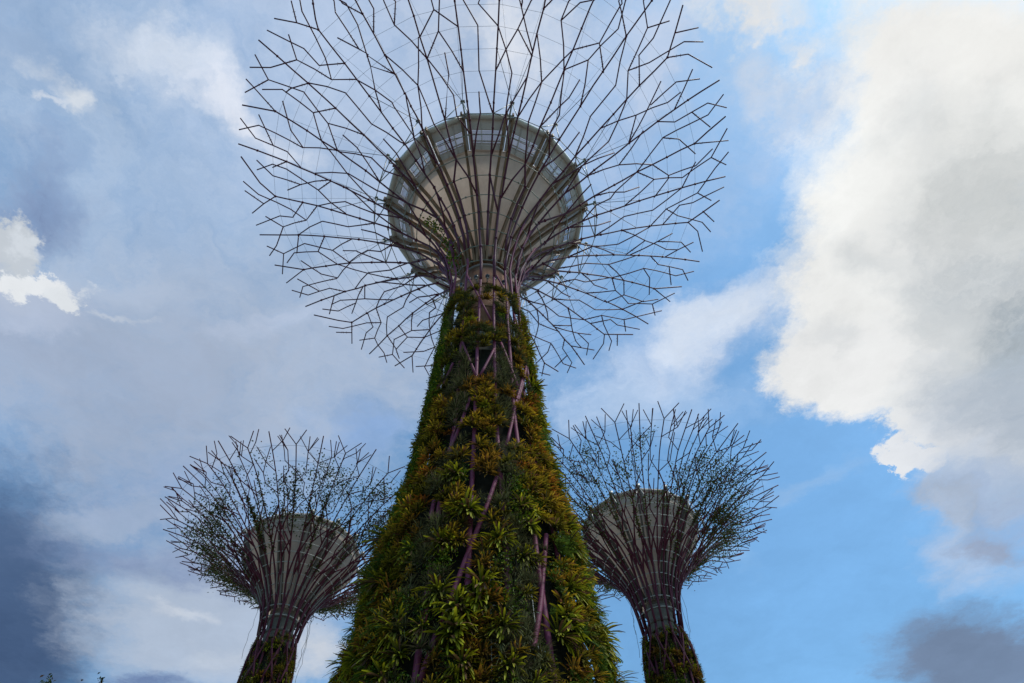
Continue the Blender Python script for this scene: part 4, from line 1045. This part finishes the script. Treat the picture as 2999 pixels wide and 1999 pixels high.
# ------------------------------------------------------------------ the two farther trees
def resample(prof, n):
    seg = [math.hypot(prof[i + 1][0] - prof[i][0], prof[i + 1][1] - prof[i][1]) for i in range(len(prof) - 1)]; T = sum(seg); out = []
    for k in range(n + 1):
        d = T * k / n; i = 0
        while i < len(seg) - 1 and d > seg[i]: d -= seg[i]; i += 1
        u = d / seg[i]; out.append((prof[i][0] * (1 - u) + prof[i + 1][0] * u, prof[i][1] * (1 - u) + prof[i + 1][1] * u))
    return out
def far_tree(az, D, lat, mem, core_r, fol_z, label, seed, vine_label, cover_label, NR=36):
    rg = random.Random(seed); az = D2R(az); X, Y = D * math.sin(az), D * math.cos(az); h0 = lambda z: z * D + 1.6
    P = resample(lat, 18)
    def PT2(a, s):
        r, z = lerp_prof(P, s); return pol(r * D, a, h0(z))
    T = empty('steel_tree', (X, Y, 0)); tag(T, label, 'steel tree', 'tree-shaped steel towers')
    rad = lambda s: 0.034 + 0.040 * max(0, (12 - s) / 12)
    step = 360 / NR; off = rg.uniform(0, step)
    for k in range(NR):
        A = off + step * k; fork = k % 2
        def tb(Pl, rr=1.0, par=None, nm='side_branch'):
            Q = side_poly(Pl); mb = MB(); mb.tube([PT2(a, s) for a, s in Q], [rad(s) * rr for a, s in Q], 6); return mb.build(nm, M['steel_side'], par)
        # leaning root: pairs of ribs share a lower pipe
        base = off + step * (k - (k % 2)) + step * .5
        end = 16.6 if fork else 18.0 + rg.uniform(-.3, .1)
        rb = tb([(base, 0), (base, 1.5), (A, 4.0 + rg.uniform(-.5, .8)), (A, end)], 1, T, 'branch')
        if fork:
            tb([(A, 16.6), (A + rg.uniform(3, 5), 18.1)], .9, rb); tb([(A, 16.6), (A - rg.uniform(3, 5), 18.1)], .9, rb)
        g = step
        for (s0, sg) in ((rg.choice((7, 8)), 1), (rg.choice((9, 10)), -1), (rg.choice((11, 12)), 1), (rg.choice((12, 13)), -1), (rg.choice((14, 15)), 1), (rg.choice((15, 16)), -1)):
            if rg.random() < .06: continue
            h = g * rg.choice((.4, .5, .65)) * sg
            Pl = [(A, s0), (A + h, s0 + 1)]
            e = s0 + 1
            while e < 15.5 and rg.random() < .6: e += 1; Pl.append((A + h, e))
            if rg.random() < .35 and e < 16: Pl.append((A + g * sg, e + 1))
            else:
                Pl.append((A + h + rg.uniform(-.3, .3) * g, min(18.2, e + 1.5)))
                if rg.random() < .7 and e + 1.5 < 17.9:
                    tb([(A + h, e), (A + h - g * .35 * sg, min(18.2, e + 1.4))], .8, rb)
            tb(Pl, .85, rb)
        # steep crossing members over the bowl
        for q in range(3):
            sg = rg.choice((-1, 1)); s0 = rg.uniform(3.5, 10); L2 = rg.uniform(1.6, 3.2)
            tb([(A, s0), (A + g * sg, s0 + L2)], .95, rb)
    for s in range(1, 11):
        mb = MB(); al = [off + step * k for k in range(NR)] if s > 3 else [off + step * (2 * k + .5) for k in range(NR // 2)]
        pts = [PT2(a, s * .92 + .3) for a in al]; mb.tube(pts + [pts[0]], .032, 5, False); mb.build('hoop', M['galv'], T)
    for s in (13, 15, 16.5):
        mb = MB(); pts = [PT2(off + step * k, s) for k in range(NR)]; mb.tube(pts + [pts[0]], .010, 4, False); mb.build('cable_ring', M['wire'], T)
    # lower lattice
    low = [(r, z) for r, z in lat[:1]]
    base = fol_z + [(lat[0][0], lat[0][1])]
    rz = lambda z: r_at_z(base, z)
    zs0 = base[0][1]
    for k in range(NR // 2):
        A = off + step * (2 * k + .5); zs = [zs0 + (lat[0][1] - zs0) * i / 14 for i in range(15)]
        mb = MB(); mb.tube([pol(rz(z) * D - (.05 if z > fol_z[-1][1] else .24), A, h0(z)) for z in zs], .075, 7); mb.build('support_pipe', M['steel_side'], T)
        mb = MB(); z1 = lat[0][1] - .02; mb.tube([pol((rz(z1 - .05 + .05 * u / 5)) * D, A + 24 * u / 5 * (1 if k % 2 else -1), h0(z1 - .06 + .06 * u / 5)) for u in range(6)], .055, 6); mb.build('brace', M['steel_side'], T)
    # core
    mb = MB(); mb.rev([(core_r * D * 1.25, 0), (core_r * D * 1.1, h0(mem[-1][1] - .10)), (core_r * D, h0(mem[-1][1] - .01)), (core_r * D * 1.08, h0(mem[-1][1] + .004))], 48); c = mb.build('concrete_core', M['concrete'], T)
    for dz in (.012, .035, .06): 
        mb = MB(); z = h0(mem[-1][1] - dz); mb.rev([(core_r * D * 1.1, z), (core_r * D * 1.1, z + .22), (core_r * D * .9, z + .22), (core_r * D * .9, z)], 48, closed=True); mb.build('band', M['beam_side'], c)
    # bowl, facetted between the beams
    NB = 14; n = NB * 6; vs = []; fs = []
    for r, z in mem:
        for k in range(n):
            u = (k % 6) / 6; a = 360 / NB * (k // 6 + u) + 5; ch = math.cos(math.pi / NB) / math.cos(D2R(360 / NB * (u - .5))); vs.append(tuple(pol(r * D * ch, a, h0(z))))
    for i in range(len(mem) - 1):
        for k in range(n): k2 = (k + 1) % n; fs.append((i * n + k, i * n + k2, i * n + n + k2, i * n + n + k))
    mb = MB(); mb.add(vs, fs); bowl = mb.build('bowl', M['membrane_side'], T, smooth=False)
    r, z = mem[0]; mb = MB(); pts = [pol(r * D * math.cos(math.pi / NB) / math.cos(D2R(360 / NB * (u / 4 - .5))), 360 / NB * (k + u / 4) + 5, h0(z)) for k in range(NB) for u in range(4)]
    mb.tube(pts + [pts[0]], .16, 10, False); mb.build('rim', M['shell'], bowl)
    bp = mem[::-1]
    for k in range(NB):
        a = 360 / NB * k + 5; th = D2R(a); rd = Vector((math.sin(th), math.cos(th), 0)); tg = Vector((math.cos(th), -math.sin(th), 0))
        for e in (-1, 1):
            vs = []; fs = []
            for i, (r, z) in enumerate(bp):
                r0, z0 = bp[max(0, i - 1)]; r1, z1 = bp[min(len(bp) - 1, i + 1)]; t = (rd * (r1 - r0) + Vector((0, 0, z1 - z0))).normalized(); nr = rd * t.z - Vector((0, 0, 1)) * t.dot(rd)
                c = rd * r * D + Vector((0, 0, h0(z))) + tg * .14 * e
                for q in (tg * .05 + nr * .2, -tg * .05 + nr * .2, -tg * .05 - nr * .04, tg * .05 - nr * .04): vs.append(tuple(c + q))
            for i in range(len(bp) - 1):
                for j in range(4): j2 = (j + 1) % 4; fs.append((i * 4 + j, i * 4 + j2, i * 4 + 4 + j2, i * 4 + 4 + j))
            fs.append(tuple(len(vs) - 4 + j for j in (3, 2, 1, 0)))
            mb = MB(); mb.add(vs, fs); mb.build('beam', M['beam_side'], bowl, smooth=False)
        if True:
            m2 = MB(); top = pol(mem[0][0] * D + .3, a, h0(mem[0][1]) + .1); m2.tube([top, PT2(a, 12.5)], .025, 5); m2.tube([top, pol(lerp_prof(P, 9.6)[0] * D, a + 6, h0(lerp_prof(P, 9.6)[1]))], .03, 5); m2.tube([top, pol(lerp_prof(P, 9.6)[0] * D, a - 6, h0(lerp_prof(P, 9.6)[1]))], .03, 5)
            m2.box(top, (.12, 0, 0), (0, .12, 0), (0, 0, .12)); m2.build('bracket', M['galv'], T)
    # vines through the canopy
    lb = LB(); mbt = MB(); blobs = []
    ncl = 640
    for i in range(ncl):
        a = rg.uniform(0, 360); s = rg.choice((rg.uniform(9.0, 15.0), rg.gauss(12.6, 1.4)))
        if s > 15.3 or s < 8.0: continue
        nz = math.sin(a * .045 + seed) + math.sin(a * .11 + s * .9 + seed * 2) + .6 * math.sin(s * 1.7 + a * .07)
        if nz < -1.05: continue
        c = PT2(a, s) + Vector((rg.gauss(0, .12), rg.gauss(0, .12), rg.gauss(.06, .12)))
        d = PT2(a + rg.uniform(-3, 3), s + rg.uniform(.5, 1.2)) - c; m = int(rg.uniform(8, 34) * (1.2 + .35 * nz)); dense = rg.uniform(.12, .48)
        pts = [c + d * u + Vector((rg.gauss(0, .08), rg.gauss(0, .08), rg.gauss(0, .08))) for u in (-.8, -.3, .2, .7, 1.2)]
        mbt.tube(pts, .012, 3, False)
        for k in range(m):
            p = c + d * rg.uniform(-.8, 1.3) + Vector((rg.gauss(0, dense), rg.gauss(0, dense), rg.gauss(0, dense * .55)))
            lb.quadleaf(p, Vector((rg.gauss(0, 1), rg.gauss(0, 1), rg.gauss(-.2, .8))), Vector((rg.gauss(0, .5), rg.gauss(0, .5), 1)), rg.uniform(.10, .17), rg.uniform(.035, .065), rg)
    # strands trailing along individual branches
    for i in range(45):
        A = off + step * rg.randrange(NR); s0 = rg.uniform(5, 11.5); s1 = s0 + rg.uniform(1.5, 3.5)
        for k in range(int(26 * (s1 - s0))):
            p = PT2(A + rg.gauss(0, .35), min(16.9, rg.uniform(s0, s1))) + Vector((rg.gauss(0, .07), rg.gauss(0, .07), rg.gauss(0, .07)))
            lb.quadleaf(p, Vector((rg.gauss(0, 1), rg.gauss(0, 1), rg.gauss(-.2, .8))), Vector((0, 0, 1)), rg.uniform(.10, .17), .06, rg)
    v = link(bpy.data.objects.new('climbing_vine', lb.mesh('climbing_vine', LM['v']))); v.location = (X, Y, 0); tag(v, vine_label, 'vine', None, 'stuff')
    for i in range(6):   # strands hanging down beside the neck
        a = rg.uniform(60, 300); p = PT2(a, 3.5); q = [p + Vector((rg.gauss(0, .06), rg.gauss(0, .06), -.5 * j)) for j in range(int(rg.uniform(6, 14)))]; mbt.tube(q, .012, 3, False)
    t = mbt.build('twigs', M['bark'], v)
    # planted lower trunk
    its = []
    for i in range(430):
        z = rg.uniform(zs0 - .0, fol_z[-1][1] + .012); a = rg.uniform(0, 360); k = rg.choice('oogcbt'); r = rz(z) * D - .22
        its.append((rg.choice(LBS[k]), wall_matrix(*pol(r, a, h0(z)), a, rg.uniform(.34, .52), rg), k))
    merged('trunk_foliage', its, None, cover_label, 'foliage', origin=(X, Y, 0))
    mb = MB(); mb.rev([(rz(zs0) * D - .35, 0)] + [(r * D - .35, h0(z)) for r, z in fol_z], 40); mb.build('planting_panel', M['felt_shade'], T)
far_tree(12.42, 38.0, [(.031,.628),(.034,.655),(.037,.68),(.043,.703),(.053,.724),(.070,.748),(.094,.774),(.122,.800),(.152,.825),(.183,.848),(.219,.860),(.262,.874)],
         [(.1007, .834), (.0985, .817), (.087, .797), (.066, .762), (.049, .728), (.035, .700), (.0245, .672)], .0202,
         [(.050, .40), (.0435, .50), (.0415, .55), (.0400, .575), (.0380, .597), (.036, .610)],
         'smaller steel tree on the right with vines in its canopy and blue sky around it', 3,
         'climbing vines tangled through the canopy of the right steel tree', 'green planting wrapped round the lower trunk of the right steel tree')
far_tree(-21.87, 40.0, [(.0294,.6154),(.0318,.640),(.036,.660),(.0435,.678),(.055,.694),(.073,.713),(.096,.733),(.121,.752),(.148,.770),(.175,.787),(.207,.800),(.243,.812)],
         [(.0937, .776), (.0915, .760), (.081, .742), (.063, .714), (.048, .690), (.035, .668), (.0245, .652)], .0202,
         [(.050, .36), (.042, .45), (.0375, .53), (.0352, .5641), (.034, .58), (.032, .596)],
         'smaller steel tree on the left with leafy vines in its canopy before grey clouds', 8,
         'leafy vines tangled through the canopy of the left steel tree', 'green planting wrapped round the lower trunk of the left steel tree')

# ------------------------------------------------------------------ two garden trees just reaching the bottom left corner
def garden_tree(az, el, D, label, seed):
    rg = random.Random(seed); az = D2R(az); X, Y = D * math.sin(az), D * math.cos(az); H = D * math.tan(D2R(el)) + 1.6
    T = empty('broadleaf_tree', (X, Y, 0)); tag(T, label, 'tree', 'garden trees beyond the lower left corner')
    mb = MB(); mb.tube([(0, 0, 0), (.1, .1, H * .4), (-.1, .2, H * .62)], [.35, .26, .14], 9)
    for k in range(9):
        a = k * 2.4; z = H * (.4 + .05 * k); mb.tube([(0, .1, z * .8), (math.cos(a) * 1.6, math.sin(a) * 1.6, z), (math.cos(a) * 2.6, math.sin(a) * 2.6, z + 1.2)], [.12, .07, .02], 6)
    mb.build('trunk', M['bark'], T)
    lb = LB(); lb.quadleaf(Vector((0, 0, H - .25)), Vector((.2, 0, 1)), Vector((0, 1, 0)), .25, .06, rg)
    for k in range(60):
        u = rg.random(); z = H * (.45 + .5 * u); R = 3.2 * math.sin(math.pi * min(1, .15 + u * .85)) + .2; a = rg.uniform(0, 6.28); rr = R * math.sqrt(rg.random()); c = Vector((rr * math.cos(a), rr * math.sin(a), z))
        for j in range(90):
            p = c + Vector((rg.gauss(0, .5), rg.gauss(0, .5), rg.gauss(0, .35)))
            if p.z > H - .2: continue
            lb.quadleaf(p, Vector((rg.gauss(0, 1), rg.gauss(0, 1), rg.gauss(0, 1))), Vector((0, 0, 1)), rg.uniform(.15, .26), .07, rg)
    for j in range(50): u = rg.random(); lb.quadleaf(Vector((rg.gauss(0, .15) * (1.2 - u), rg.gauss(0, .2), H - 1.0 * (1 - u))), Vector((rg.gauss(0, 1), rg.gauss(0, 1), .8)), Vector((0, 0, 1)), .2, .06, rg)
    o = link(bpy.data.objects.new('crown', lb.mesh('crown', LM['v'])), T)
garden_tree(-36.6, 26.25, 42.0, 'dark tree whose top twig shows at the very bottom left corner', 1)
garden_tree(-33.4, 26.9, 46.0, 'dark tree whose topmost leaves peek up right of the corner tree', 2)
